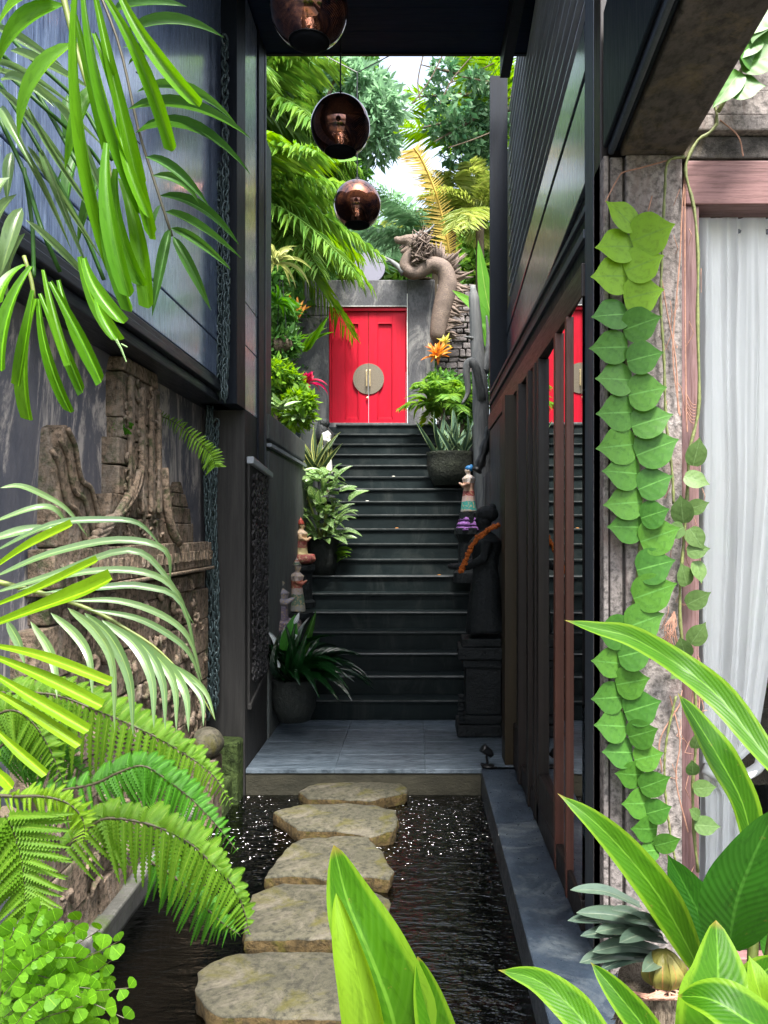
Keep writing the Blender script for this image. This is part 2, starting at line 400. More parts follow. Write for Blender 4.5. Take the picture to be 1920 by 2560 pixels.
M['step_stone'] = stone('step_stone', (.042, .041, .028), (.095, .088, .06), (.03, .029, .021), 3.2, rough=.8, bump=.7, fine=30, spec=.3, bdist=.018, dirt=(.13, .115, .09), dirt_amt=.4, moss=(.065, .06, .012))
M['stone_side'] = stone('stone_side', (.06, .042, .018), (.14, .095, .04), (.04, .03, .015), 5, rough=.85, bump=.9, fine=30, spec=.2, moss=(.07, .065, .01))
M['gate_wall'] = stone('gate_wall', (.035, .038, .045), (.12, .12, .125), (.065, .065, .07), 2.2, (1, 1, .6), .85, .5, 26, .3, dirt=(.36, .35, .33), dirt_amt=.1)
M['side_wall'] = stone('side_wall', (.06, .072, .075), (.14, .155, .145), None, 4, (1, 1, .35), .75, .3, 20, .4, dirt=(.1, .1, .09), dirt_amt=.5)
M['red'] = wood('red_paint', (.36, .002, .014), (.52, .003, .026), .5, 'z', .2, .1, coat=.0)
M['plate'] = plain('plate_metal', (.20, .17, .13), .42, .6, scale=60)
M['brass'] = plain('brass', (.75, .58, .32), .3, .9)
M['greydisc'] = plain('pale_grey_disc', (.15, .148, .19), .5, 0, var=.04)
M['black'] = plain('black_metal', (.012, .013, .015), .4, .3)
M['pot'] = stone('dark_pot', (.006, .009, .009), (.02, .024, .02), None, 8, rough=.75, bump=.6, fine=40)
M['pot_moss'] = stone('mossy_stone_pot', (.013, .017, .012), (.042, .05, .03), (.012, .015, .01), 6, rough=.9, bump=1, fine=34, bdist=.03)
M['statue'] = stone('black_statue', (.0015, .0035, .0045), (.005, .009, .011), None, 8, rough=.55, bump=.8, fine=40)
M['dragon'] = stone('dragon_skin', (.085, .06, .045), (.20, .145, .11), (.09, .065, .055), 9, rough=.7, bump=.9, fine=60, bdist=.012)
M['drift'] = wood('driftwood', (.09, .10, .105), (.24, .245, .24), .75, 'z', .3, .8)
M['rock'] = stone('rubble', (.05, .045, .045), (.19, .165, .16), None, 6, rough=.9, bump=.9, fine=28)
M['marigold'] = plain('marigold', (.38, .085, .006), .8, var=.4, scale=90, bump=.8)
M['chain'] = plain('chain_metal', (.045, .07, .075), .4, .3, var=.4, scale=50)
M['soil'] = stone('soil', (.02, .016, .012), (.06, .045, .03), None, 8, rough=1, bump=1, fine=40, bdist=.04)
M['ground'] = stone('ground', (.10, .09, .07), (.22, .2, .16), None, 2, rough=.95, bump=.6, fine=20)
M['bark'] = stone('bark', (.07, .055, .04), (.18, .14, .10), None, 5, (3, 3, 1), .9, 1, 26, .2, bdist=.02)
M['stem'] = plain('vine_stem', (.13, .15, .045), .6, var=.35, scale=60, bump=.6)
M['root'] = plain('root', (.30, .16, .11), .8, var=.3, scale=60)
M['trunkpot'] = stone('stump', (.16, .12, .085), (.34, .28, .21), (.10, .075, .055), 6, (6, 6, 1), .95, 1, 40, .1, bdist=.02)
M['bulb'] = leafm('bulb', (.10, .10, .018), (.18, .16, .04), rib=(.25, .14, .04), trans=.1, veins=0)
M['rachis'] = plain('rachis', (.12, .15, .03), .5, var=.3)
M['rachis_dk'] = plain('rachis_dark', (.04, .035, .015), .6)
# leaf materials
M['l_bright'] = leafm('leaf_bright', (0.0527, 0.1674, 0.0050), (0.0896, 0.2356, 0.0093), trans=.45, veins=0, ribw=.07, rough=.33)
M['l_top'] = leafm('leaf_top_palm', (.055, .19, .005), (.11, .28, .01), rib=(.11, .26, .02), trans=.5, veins=0, ribw=.03)
M['l_mid'] = leafm('leaf_mid_green', (0.0237, 0.0806, 0.0136), (0.0474, 0.1302, 0.0217), trans=.35, veins=0, ribw=.04)
M['l_grey'] = leafm('leaf_greygreen', (0.0750, 0.1425, 0.0525), (0.1275, 0.2100, 0.0750), rib=(.2, .3, .09), trans=.3, veins=0, rough=.3, spec=.6)
M['l_yel'] = leafm('leaf_yellowgreen', (0.1217, 0.2496, 0.0052), (0.1685, 0.3016, 0.0104), trans=.5, veins=0, ribw=.06)
M['l_fern'] = leafm('leaf_fern', (0.0632, 0.1674, 0.0074), (0.1054, 0.2294, 0.0136), rib=(.16, .26, .03), trans=.45, veins=15, ribw=.06)
M['l_fern_dk'] = leafm('leaf_fern_dark', (0.0264, 0.1178, 0.0062), (0.0474, 0.1674, 0.0112), trans=.4, veins=15)
M['l_fern_y'] = leafm('leaf_fern_yellow', (0.1265, 0.2480, 0.0074), (0.1739, 0.3100, 0.0186), trans=.45, veins=15)
M['l_maid'] = leafm('leaf_maidenhair', (0.0685, 0.1984, 0.0074), (0.1159, 0.2852, 0.0124), trans=.5, veins=0, ribw=.02)
M['l_vine'] = leafm('leaf_shingle', (0.0329, 0.1174, 0.0153), (0.0705, 0.1870, 0.0209), rib=(.10, .26, .05), trans=.15, veins=4, ribw=.025, rough=.42, vc=.10)
M['l_vine_new'] = leafm('leaf_shingle_new', (0.1458, 0.2970, 0.0144), (0.1944, 0.3600, 0.0216), rib=(.14, .28, .03), trans=.25, veins=4, ribw=.03, vc=.12)
M['l_vine_pale'] = leafm('leaf_vine_pale', (0.0590, 0.1170, 0.0312), (0.1011, 0.1716, 0.0499), rib=(.12, .2, .07), trans=.2, veins=4, ribw=.03, vc=.1)
M['l_ginger'] = leafm('leaf_ginger', (0.0256, 0.1014, 0.0024), (0.0438, 0.1420, 0.0041), rib=(.10, .24, .02), trans=.45, veins=16, ribw=.03, rough=.42, vc=.13, tipc=(.2, .17, .03), edge=(.12, .24, .012))
M['l_ginger_dk'] = leafm('leaf_ginger_dark', (0.0140, 0.0832, 0.0052), (0.0281, 0.1248, 0.0078), rib=(.05, .17, .02), trans=.35, veins=18, ribw=.03, rough=.4, vc=.15)
M['l_roll'] = leafm('leaf_rolled', (0.1123, 0.2184, 0.0104), (0.1498, 0.2704, 0.0156), rib=(.18, .32, .02), trans=.4, veins=18, ribw=.02, vc=.1)
M['l_orchid'] = leafm('leaf_rosette', (.035, .06, .045), (.08, .12, .08), rib=(.15, .18, .13), trans=.1, veins=0, ribw=.03, rough=.28, spec=.7)
M['l_snake'] = leafm('leaf_snake', (.05, .085, .045), (.10, .15, .07), rib=(.07, .12, .05), trans=.12, veins=12, edge=(.38, .40, .12), rough=.4)
M['l_snake2'] = leafm('leaf_snake_pale', (.05, .10, .07), (.11, .19, .13), rib=(.07, .13, .08), trans=.12, veins=16, edge=(.22, .30, .14), rough=.35)
M['l_dieff'] = leafm('leaf_dieffenbachia', (.05, .15, .02), (.09, .23, .03), rib=(.28, .42, .12), trans=.25, veins=10, blotch=(.42, .52, .30), rough=.3, spec=.6)
M['l_dark'] = leafm('leaf_dark_gloss', (.002, .018, .004), (.006, .04, .008), rib=(.01, .04, .012), trans=.12, veins=10, rough=.22, spec=.8)
M['l_pink'] = leafm('leaf_pink', (.45, .02, .06), (.65, .06, .10), trans=.3, veins=0)
M['l_orange'] = leafm('leaf_orange', (.50, .16, .04), (.68, .36, .08), trans=.3, veins=0)
M['l_pale'] = leafm('leaf_pale_aglaonema', (.16, .30, .12), (.30, .42, .2), trans=.3, veins=8)
M['l_banana'] = leafm('leaf_banana', (.07, .24, .02), (.12, .34, .03), rib=(.25, .42, .08), trans=.5, veins=34, ribw=.03)
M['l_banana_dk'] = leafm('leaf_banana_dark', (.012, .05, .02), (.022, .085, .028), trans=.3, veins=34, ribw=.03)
M['f_dense'] = leafm('foliage_dense', (.035, .12, .025), (.12, .27, .06), trans=.35, island=True)
M['f_mid'] = leafm('foliage_mid', (.07, .19, .03), (.19, .33, .06), trans=.4, island=True)
M['f_lime'] = leafm('foliage_lime', (.07, .19, .012), (.19, .34, .03), trans=.45, island=True)
M['f_yellow'] = leafm('foliage_yellow', (.17, .25, .05), (.33, .38, .11), trans=.45, island=True)
M['f_blue'] = leafm('foliage_bluegreen', (.04, .12, .06), (.13, .24, .12), trans=.3, island=True)
M['f_gold'] = leafm('foliage_gold', (.36, .26, .05), (.55, .40, .10), trans=.35, island=True)
M['f_pale'] = leafm('foliage_pale', (.13, .25, .14), (.22, .36, .22), trans=.4, island=True)
# glass, water, curtain, lamp glass
def glassm(name, ior, tint, rough=.0):
    m, nt, b, L = base_mat(name); nt.nodes.remove(b); out = nt.nodes['Material Output']
    fr = N(nt, 'ShaderNodeFresnel'); fr.inputs[0].default_value = ior
    tr = N(nt, 'ShaderNodeBsdfTransparent'); tr.inputs[0].default_value = (*tint, 1)
    gl = N(nt, 'ShaderNodeBsdfGlossy'); gl.inputs['Roughness'].default_value = rough
    mx = N(nt, 'ShaderNodeMixShader'); L.new(fr.outputs[0], mx.inputs[0]); L.new(tr.outputs[0], mx.inputs[1]); L.new(gl.outputs[0], mx.inputs[2])
    L.new(mx.outputs[0], out.inputs[0]); return m, nt, fr, gl
M['glass'] = glassm('door_glass', 1.75, (.08, .09, .09))[0]
M['win_glass'] = glassm('window_glass', 1.45, (.985, .99, .99))[0]
m, nt_, fr, gl = glassm('pond_water', 1.9, (.08, .11, .10), .005)
tcv = mapped(nt_, (.8, 2.2, 1)); n1 = noise_t(nt_, tcv, 9, 1, .5, .4); n2 = noise_t(nt_, tcv, 34, 2, .6)
ad = N(nt_, 'ShaderNodeMath', operation='MULTIPLY_ADD'); nt_.links.new(n2, ad.inputs[0]); ad.inputs[1].default_value = .35; nt_.links.new(n1, ad.inputs[2])
# finer, choppier ripples shaped into the far end to make it sparkle
n3 = ramp(nt_, noise_t(nt_, mapped(nt_, (1, 1.7, 1)), 24, 1, .5), [(.56, (0, 0, 0)), (.72, (1, 1, 1))]); tcc = N(nt_, 'ShaderNodeTexCoord'); spx = N(nt_, 'ShaderNodeSeparateXYZ'); nt_.links.new(tcc.outputs['Object'], spx.inputs[0])
mr3 = N(nt_, 'ShaderNodeMapRange'); nt_.links.new(spx.outputs[1], mr3.inputs[0]); mr3.inputs[1].default_value = 4.0; mr3.inputs[2].default_value = 4.7; mr3.inputs[3].default_value = .05; mr3.inputs[4].default_value = .9
m3 = N(nt_, 'ShaderNodeMath', operation='MULTIPLY'); nt_.links.new(n3, m3.inputs[0]); nt_.links.new(mr3.outputs[0], m3.inputs[1])
ad2 = N(nt_, 'ShaderNodeMath', operation='ADD'); nt_.links.new(m3.outputs[0], ad2.inputs[0]); nt_.links.new(ad.outputs[0], ad2.inputs[1]); ad = ad2
bp = N(nt_, 'ShaderNodeBump'); bp.inputs['Strength'].default_value = .85; bp.inputs['Distance'].default_value = .012
nt_.links.new(ad.outputs[0], bp.inputs['Height']); nt_.links.new(bp.outputs[0], fr.inputs['Normal']); nt_.links.new(bp.outputs[0], gl.inputs['Normal'])
M['water'] = m
m, nt_, b, L = base_mat('curtain_cloth')
b.inputs['Base Color'].default_value = (.95, .95, .95, 1); b.inputs['Roughness'].default_value = .8
n1 = noise_t(nt_, mapped(nt_, (200, 200, 200)), 2, 2); bp = N(nt_, 'ShaderNodeBump'); bp.inputs['Strength'].default_value = .05
L.new(n1, bp.inputs['Height']); L.new(bp.outputs[0], b.inputs['Normal'])
tr = N(nt_, 'ShaderNodeBsdfTranslucent'); tr.inputs[0].default_value = (.8, .82, .85, 1); mx = N(nt_, 'ShaderNodeMixShader'); mx.inputs[0].default_value = .12
L.new(b.outputs[0], mx.inputs[1]); L.new(tr.outputs[0], mx.inputs[2]); L.new(mx.outputs[0], nt_.nodes['Material Output'].inputs[0]); M['curtain'] = m
m, nt_, b, L = base_mat('smoked_copper_glass')
n1 = noise_t(nt_, mapped(nt_, (1, 1, 1)), 5, 5, .7, 1.5)
b.inputs['Roughness'].default_value = .04; b.inputs['Metallic'].default_value = .85; b.inputs['Coat Weight'].default_value = .5; b.inputs['IOR'].default_value = 1.6
L.new(ramp(nt_, n1, [(.38, (.015, .013, .024)), (.68, (.42, .15, .07))]), b.inputs['Base Color']); M['lampglass'] = m
M['lampin'] = plain('copper_inner', (.6, .28, .12), .25, .8)

# ================================================================== SETTING
g = MB()
g.box(-60, -2.6, -40, 90, -1.0, -.55); g.box(-2.6, .44, -40, .9, -1.0, -.02); g.box(.44, 60, -40, .9, -1.0, -.0)
g.box(-2.6, 60, 5.6, 90, -1.0, -.31)
struct(g.build('ground', M['ground']))
g = MB(); g.box(-1.62, .44, .9, 5.6, -.75, -.62); struct(g.build('pond_floor', plain('pond_bed', (.01, .014, .012), .9)))
g = MB(); g.add([(-1.36, .9, -.18), (.44, .9, -.18), (.44, 5.565, -.18), (-1.36, 5.565, -.18)], [(0, 1, 2, 3)])
struct(g.build('water', M['water'], smooth='keep'))
g = MB(); g.box(.44, .9, .9, 5.62, -.62, 0); struct(g.build('ledge', M['ledge'], bevel=.006))
# stone coping and wall on the left of the pond, blocks laid end to end
g = MB(); g.box(-1.55, -1.37, .9, 5.565, -.62, -.09); lc = struct(g.build('pond_wall', M['pondwall'], bevel=.01))
y = .95; k = 0
while y < 5.3:
    L_ = rnd(.42, .6); b = MB(); b.box(-1.60, -1.335 + rnd(-.012, .012), y, min(y + L_, 5.42) - .012, -.088, -.015 + rnd(-.01, .01), .006)
    b.build('coping_stone', M['pondwall'], lc, bevel=.012); y += L_
g = MB(); g.box(-1.36, .44, .62, .90, -.62, -.03); c0 = g.build('near_coping', M['step_stone'], bevel=.02); struct(c0)
# left planting strip between the coping and the wall
g = MB()
n = 40
V = []; F = []
for i in range(n + 1):
    for k in range(7):
        x = -2.6 + 1.0 * k / 6; y = .3 + 5.26 * i / n
        V.append((x, y, -.06 + .05 * noise.noise(Vector((x * 3, y * 2.5, 0)))))
for i in range(n):
    for k in range(6): F.append((i * 7 + k, i * 7 + k + 1, (i + 1) * 7 + k + 1, (i + 1) * 7 + k))
g.add(V, F); struct(g.build('planting_soil', M['soil'], smooth='keep'))
# deck in front of the stairs: slabs with narrow joints
g = MB(); g.box(-1.20, .685, 5.575, 7.3, -.62, -.032); dk = struct(g.build('deck', M['deck_side']))
xs_ = [-1.2, -.58, .05, .685]; ys_ = [5.565, 5.93, 6.3, 6.67, 7.03]
for i in range(3):
    for k in range(4):
        b = MB(); b.box(xs_[i] + .0004, xs_[i + 1] - .0004, ys_[k] + .0004, ys_[k + 1] - .0004, -.03, 0)
        b.build('slab', M['deck'], dk, bevel=.003)

# ------------------------------------------------------------------ left building: black boards over a rendered wall
lb = thing('board_wall', 'tall building side of navy blue boards above a stained dark plaster wall, left of the pond', 'wall', (-1.48, 3, -.1))
b = MB(); b.box(-1.75, -1.48, .2, 5.56, -.3, 2.62); b.build('plaster_wall', M['render_wall'], lb)
for (y0, y1) in ((.2, 1.9), (1.9, 3.62), (3.62, 5.3)):       # low boards with a joint above them
    b = MB(); b.box(-1.75, -1.305, y0 + .003, y1 - .003, 2.66, 2.885); b.build('board', M['navy_board'], lb, bevel=.004)
for (y0, y1) in ((.2, 2.6), (2.6, 5.3)):
    b = MB(); b.box(-1.75, -1.305, y0 + .002, y1 - .002, 2.897, 3.55 if y0 > 9 else 5.4); b.build('board', M['navy_board'], lb, bevel=.004)
b = MB(); b.box(-1.75, -1.32, .2, 5.3, 2.64, 5.39); b.build('backing', M['navy_dark'], lb)
b = MB(); b.box(-1.60, -1.30, .2, 5.563, 2.50, 2.555); b.build('beam', M['navy_beam'], lb, bevel=.005)
b = MB(); b.box(-1.60, -1.27, .2, 5.55, 2.56, 2.60); b.build('moulding', M['navy_beam'], lb, bevel=.005)
b = MB(); b.box(-1.60, -1.285, .2, 5.55, 2.605, 2.64); b.build('moulding', M['navy_beam'], lb, bevel=.005)
b = MB(); b.box(-1.45, -1.20, 5.30, 5.563, 2.5, 5.9); b.build('black_post', M['navy_dark'], lb, bevel=.004)
b = MB(); b.box(-1.75, -1.205, 5.565, 5.98, -.3, 2.5); b.build('brown_post', M['brown_post'], lb, bevel=.004)
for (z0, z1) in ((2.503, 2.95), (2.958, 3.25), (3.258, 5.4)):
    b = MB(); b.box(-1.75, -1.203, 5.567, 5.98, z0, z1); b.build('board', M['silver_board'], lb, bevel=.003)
b = MB(); b.box(-1.75, -1.19, 5.985, 6.21, 2.1, 5.62); b.build('black_post', M['navy_dark'], lb, bevel=.004)
b = MB(); b.box(-1.75, -1.185, 6.212, 6.26, 2.1, 5.62); b.build('edge_trim', M['right_grey'], lb)
b = MB(); b.box(-1.75, -1.207, 5.985, 6.40, -.3, 2.1); b.build('end_board', M['brown_post'], lb)
b = MB(); b.box(-1.75, -1.45, 6.26, 7.9, 2.6, 5.4); b.build('rear_wall', M['navy_dark'], lb)

# carved relief panel on the side face of the post
cp = thing('wood_relief', 'tall narrow dark carved wooden relief with a curled top lip beside the brown post', 'carving', (-1.2, 6, .5))
b = MB(); b.prism([(-1.2, 5.63, .44), (-1.2, 6.33, .62), (-1.2, 6.33, 2.08), (-1.2, 5.63, 2.13)], (.016, 0, 0)); b.build('backing', M['brown_post'], cp)
b = MB()
for i in range(52):
    for k in range(6):
        zz = .60 + i * .0285; yy = 5.72 + k * .09 + (.045 if i % 2 else 0)
        if yy < 6.28: q0 = rnd(0, 6.28); r0 = rnd(.02, .034); b.tube([(-1.178 + rnd(0, .008), yy + r0 * 1.4 * math.cos(q0 + w), zz + r0 * math.sin(q0 + w)) for w in (0, 1.1, 2.2, 3.3, 4.2)], [.005, .009, .011, .009, .004], 5)
b.build('carving', stone('black_carving', (.006, .006, .008), (.075, .072, .075), None, 9, rough=.4, bump=.8, fine=50), cp, smooth=True, kind='stuff')
b = MB(); b.prism([(-1.2, 5.60, 2.13), (-1.2, 6.36, 2.08), (-1.2, 6.36, 2.12), (-1.2, 5.60, 2.18)], (.05, 0, 0)); b.build('lip', M['slat'], cp, bevel=.006)
b = MB(); b.prism([(-1.2, 5.62, .40), (-1.2, 6.34, .58), (-1.2, 6.34, .62), (-1.2, 5.62, .44)], (.03, 0, 0)); b.build('bottom_rail', M['brown_post'], cp, bevel=.004)

# ------------------------------------------------------------------ roof over the passage
rf = thing('passage_roof', 'flat dark blue-black ceiling spanning the passage between the two buildings', 'roof', (-.3, 5.2, 5.4))
nb = 12
for i in range(nb):
    y0 = 3.0 + i * (3.27 / nb); b = MB(); b.box(-1.19, .9, y0 + .002, y0 + 3.27 / nb - .002, 5.405, 5.44); b.build('ceiling_board', M['ceiling'], rf)
b = MB(); b.box(-1.6, 1.6, 3.0, 6.27, 5.445, 5.62); b.build('roof_slab', M['ceiling'], rf)
b = MB(); b.box(.645, .72, 4.4, 6.29, 5.22, 5.40); b.build('wall_plate', M['navy_dark'], rf)
b = MB(); b.box(-1.19, .9, 6.27, 6.30, 5.395, 5.62); b.build('fascia', M['navy_dark'], rf)
# slim beam outside the roof that carries the third lamp
b = MB(); b.box(-1.6, .9, 7.28, 7.36, 6.12, 6.2); tag(b.build('crossbeam', M['black']), 'thin black crossbeam high beyond the roof edge, holding the smallest lamp wires', 'beam')

# ------------------------------------------------------------------ right building: glass doors, boards, lattice
rb = thing('glass_front_house', 'dark timber building with glass doors and slatted screen along the right of the pond', 'building', (.8, 4, 0))
def XU(y): return .585 + .0375 * y                       # line of the upper storey face
b = MB(); b.box(.69, .86, 3.03, 3.14, -.1, 5.9); b.build('corner_post', M['dark_mull'], rb, bevel=.004)
b = MB(); b.box(.688, .86, 3.145, 3.30, -.1, 5.9); b.build('corner_post', M['right_grey'], rb, bevel=.004)
b = MB(); b.box(.672, .80, 3.302, 5.65, .002, .13); b.build('sill', M['dark_mull'], rb, bevel=.004)
def mull(x0, y0, y1, mt, z0=.002, z1=2.62, nm='mullion'):
    b = MB(); b.box(x0, .69 + .021 * (y1 - 3.4), y0, y1, z0, z1); return b.build(nm, M[mt], rb, bevel=.003)
mull(.667, 3.60, 3.64, 'red_mull'); mull(.669, 3.90, 3.95, 'red_mull'); mull(.672, 4.47, 4.53, 'dark_mull')
mull(.668, 4.58, 4.66, 'dark_mull'); mull(.660, 4.80, 4.88, 'dark_mull'); mull(.655, 5.22, 5.32, 'dark_mull'); mull(.615, 5.66, 5.86, 'olive_mull')
def XG(y): return .68 + .021 * (y - 3.4)                 # the glass line, set very slightly off the beam line
for (y0, y1) in ((3.302, 3.60), (3.64, 3.90), (3.95, 4.47), (4.66, 4.80), (4.88, 5.22), (5.32, 5.66)):
    b = MB(); b.add([(XG(y0), y0, .13), (XG(y1), y1, .13), (XG(y1), y1, 2.62), (XG(y0), y0, 2.62)], [(0, 1, 2, 3)]); b.build('glass_pane', M['glass'], rb, smooth='keep')
for (y0, y1) in ((3.95, 4.47), (5.32, 5.66)):
    b = MB(); b.box(.674, .73, y0 + .002, y1 - .002, .131, .30); b.build('bottom_rail', M['dark_mull'], rb)
b = MB(); b.box(.69, .80, 5.862, 7.66, -.3, 2.62); b.build('side_boards', M['dark_mull'], rb)
for k in range(8):
    y0 = 5.90 + k * .2; b = MB(); b.box(.683, .69, y0, y0 + .192, .003, 2.6); b.build('wall_board', M['right_grey'] if k > 3 else M['dark_mull'], rb)
b = MB(); b.box(.675, .86, 3.302, 7.68, 2.622, 2.76); b.build('lintel', M['dark_brown'], rb, bevel=.004)
b = MB(); b.box(.70, .90, 3.302, 7.68, 2.762, 2.86); b.build('lintel_recess', M['navy_dark'], rb)
b = MB(); b.box(.682, .90, 3.302, 7.68, 2.862, 2.90); b.build('moulding', M['right_grey'], rb, bevel=.003)
b = MB(); b.box(.70, .90, 3.302, 7.68, 2.902, 2.97); b.build('moulding', M['navy_dark'], rb, bevel=.003)
b = MB(); b.box(.688, .90, 3.302, 7.68, 2.972, 3.0); b.build('moulding', M['right_grey'], rb, bevel=.003)
def slabU(off, y0, y1, z0, z1, mt, nm, th=.1, bev=.004):
    b = MB(); b.prism([(XU(y0) - off, y0, z0), (XU(y1) - off, y1, z0), (XU(y1) - off, y1, z1), (XU(y0) - off, y0, z1)], (th, 0, 0))
    return b.build(nm, M[mt], rb, bevel=bev)
slabU(0, 3.303, 10.4, 3.0, 3.085, 'navy_dark', 'shadow_gap')
for (y0, y1) in ((3.303, 5.4), (5.4, 7.8), (7.8, 10.4)):
    slabU(.02, y0 + .001, y1 - .001, 3.09, 3.515, 'right_board', 'board'); slabU(.02, y0 + .001, y1 - .001, 3.555, 3.765, 'right_board', 'board')
slabU(-.01, 3.303, 10.4, 3.5, 3.57, 'navy_dark', 'groove')
slabU(-.08, 3.303, 10.4, 3.766, 5.9, 'navy_dark', 'screen_back')
y0 = 3.36; k = 0
while y0 < 7.9:
    slabU(-.05, y0, y0 + .05, 3.767, 5.85, 'lattice_red' if k % 3 == 0 or y0 < 5 else 'dark_mull', 'batten', .028, 0); y0 += .125 if y0 < 5 else .17; k += 1
z0 = 3.86
while z0 < 5.85:
    slabU(-.02, 3.303, 7.95, z0, z0 + .014, 'slat', 'slat', .028, 0); z0 += .132
b = MB(); b.box(.693, .86, 7.68, 7.75, 2.3, 6.03); b.build('end_post', M['navy_dark'], rb)
b = MB(); b.box(.88, 1.7, 7.76, 10.4, 2.3, 3.1); b.build('rear_wall', M['navy_dark'], rb)
# inside the glass doors: floor, back wall
b = MB(); b.box(.86, 3.4, 3.32, 7.6, -.3, .0); b.build('room_floor', M['deck_side'], rb)
b = MB(); b.box(3.4, 3.5, 3.32, 7.6, -.3, 3.0); b.build('room_wall', M['right_grey'], rb)
b = MB(); b.box(.86, 3.4, 7.61, 7.67, -.3, 3.0); b.build('room_wall', M['dark_mull'], rb)
b = MB(); b.box(.86, 3.4, 3.14, 3.30, 2.9, 3.0); b.build('room_wall', M['dark_mull'], rb)
b = MB(); b.box(.905, 3.5, 3.31, 7.6, 3.0, 3.08); b.build('room_ceiling', M['dark_mull'], rb)

# ------------------------------------------------------------------ stone pillar, concrete beam, window
pl = thing('stone_pillar', 'pinkish grey moulded stone pillar covered in climbing leaves beside the white curtain', 'pillar', (.86, 3.05, -.1))
b = MB(); b.box(.775, .985, 2.98, 3.3, -.3, 3.056); b.build('shaft', M['pillar'], pl, bevel=.006)
b = MB(); b.box(.717, .764, 2.985, 3.2, -.3, 3.05); b.build('moulding', M['pillar'], pl, bevel=.006)
b = MB(); b.box(.69, .709, 2.975, 3.2, -.3, 3.05); b.build('moulding', M['pillar'], pl, bevel=.004)
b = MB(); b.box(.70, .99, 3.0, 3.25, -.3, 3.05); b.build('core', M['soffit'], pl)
cb = thing('concrete_beam', 'rough concrete beam jutting towards the camera over the pillar, with a grooved left edge', 'beam', (.9, 2, 3.06))
def XB(y): return (115 / 2000) * (y - 3.0)
def beam(x0, x1, z0, z1, mt, nm, y0=.9, y1=3.0, bev=.008):
    b = MB(); b.prism([(x0 + XB(y0), y0, z0), (x1 + XB(y0), y0, z0), (x1 + XB(y0), y0, z1), (x0 + XB(y0), y0, z1)], (XB(y1) - XB(y0), y1 - y0, 0))
    return b.build(nm, M[mt], cb, bevel=bev)
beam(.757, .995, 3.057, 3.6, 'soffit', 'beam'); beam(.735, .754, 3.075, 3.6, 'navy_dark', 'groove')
beam(.712, .735, 3.062, 3.6, 'right_grey', 'moulding'); beam(.694, .71, 3.085, 3.6, 'navy_dark', 'moulding')
ww = thing('window_wall', 'stone lintel over a purplish wooden window frame with tall glass, right of the pillar', 'window', (1.4, 3.1, 0))
b = MB(); b.box(.99, 3.2, 3.0, 3.3, 3.30, 4.6); b.build('stone_lintel', M['pillar'], ww, bevel=.006)
b = MB(); b.box(.99, 3.2, 2.975, 3.3, 3.20, 3.292); b.build('lintel_moulding', M['pillar'], ww, bevel=.006)
b = MB(); b.box(.99, 3.2, 2.955, 3.3, 3.135, 3.192); b.build('lintel_moulding', M['pillar'], ww, bevel=.006)
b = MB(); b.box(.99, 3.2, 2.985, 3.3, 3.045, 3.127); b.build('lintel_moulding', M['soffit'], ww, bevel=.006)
b = MB(); b.box(1.0, 3.2, 2.99, 3.12, 2.875, 3.04); b.build('head_rail', M['window_wood'], ww, bevel=.005)
b = MB(); b.box(.987, 1.055, 3.0, 3.12, -.1, 2.873); b.build('jamb', M['window_wood_v'], ww, bevel=.005)
b = MB(); b.box(2.2, 2.3, 3.0, 3.12, -.1, 2.873); b.build('jamb', M['window_wood_v'], ww, bevel=.005)
b = MB(); b.box(1.056, 2.2, 3.0, 3.12, -.1, .05); b.build('bottom_rail', M['window_wood'], ww, bevel=.005)
b = MB(); b.add([(1.056, 3.06, .05), (2.2, 3.06, .05), (2.2, 3.06, 2.874), (1.056, 3.06, 2.874)], [(0, 1, 2, 3)]); b.build('glass_pane', M['win_glass'], ww, smooth='keep')
b = MB(); b.box(2.3, 3.2, 3.0, 3.3, -.1, 3.04); b.build('stone_wall', M['pillar'], ww)
# room behind the window
b = MB(); b.box(.99, 3.2, 3.32, 3.3201 + .02, -.1, -.02); 
b = MB(); b.box(.90, 3.38, 3.301, 7.5, -.0, .0015); b.build('interior_floor', M['deck'], ww)
# curtain: gathered cloth tied at hip height
def curtain():
    mb = MB(); V = []; F = []; nu = 110; nz = 60
    for i in range(nz + 1):
        z = 2.93 - (2.90) * i / nz
        yb = 1330 - (z - EYE) * 2000 / 3.13
        # left/right edge of the cloth in metres
        if z > .78: t = (2.86 - z) / 2.08; xl = 1.085 + .02 * t; xr = 1.47 - .165 * max(0, t - .45) ** 1.3 * 1.8
        elif z > .62: t = (.78 - z) / .16; xl = 1.105 + .01 * t; xr = 1.345 - .10 * math.sin(t * 3.1416) - .015
        else: t = (.62 - z) / .6; xl = 1.115 - .01 * t; xr = 1.32 + .0 * t
        sq = 1.0 if z > 1.0 else max(.35, (z - .6) / .4 * .65 + .35) if z > .6 else .5
        for k in range(nu + 1):
            u = k / nu
            uu = u + .05 * math.sin(u * 11 + 1) + .02 * math.sin(u * 31)
            fo = (abs(math.sin(uu * 22 + math.sin(z * 1.2) * .3)) ** .6 - .5) * .036 * (1 + .5 * math.sin(u * 19)) + math.sin(uu * 23 + 1.3 + z * .3) * .018 + .006 * noise.noise(Vector((u * 30, z * 2, 0)))
            V.append((xl + (xr - xl) * u + .004 * math.sin(z * 3 + u * 9), 3.16 + fo * sq, z))
    for i in range(nz):
        for k in range(nu): a_ = i * (nu + 1) + k; F.append((a_, a_ + 1, a_ + nu + 2, a_ + nu + 1))
    mb.add(V, F); return mb
o = thing('curtain', 'white gathered curtain tied back behind the window glass', 'curtain', (1.2, 3.16, 0))
curtain().build('cloth', M['curtain'], o, smooth=True)
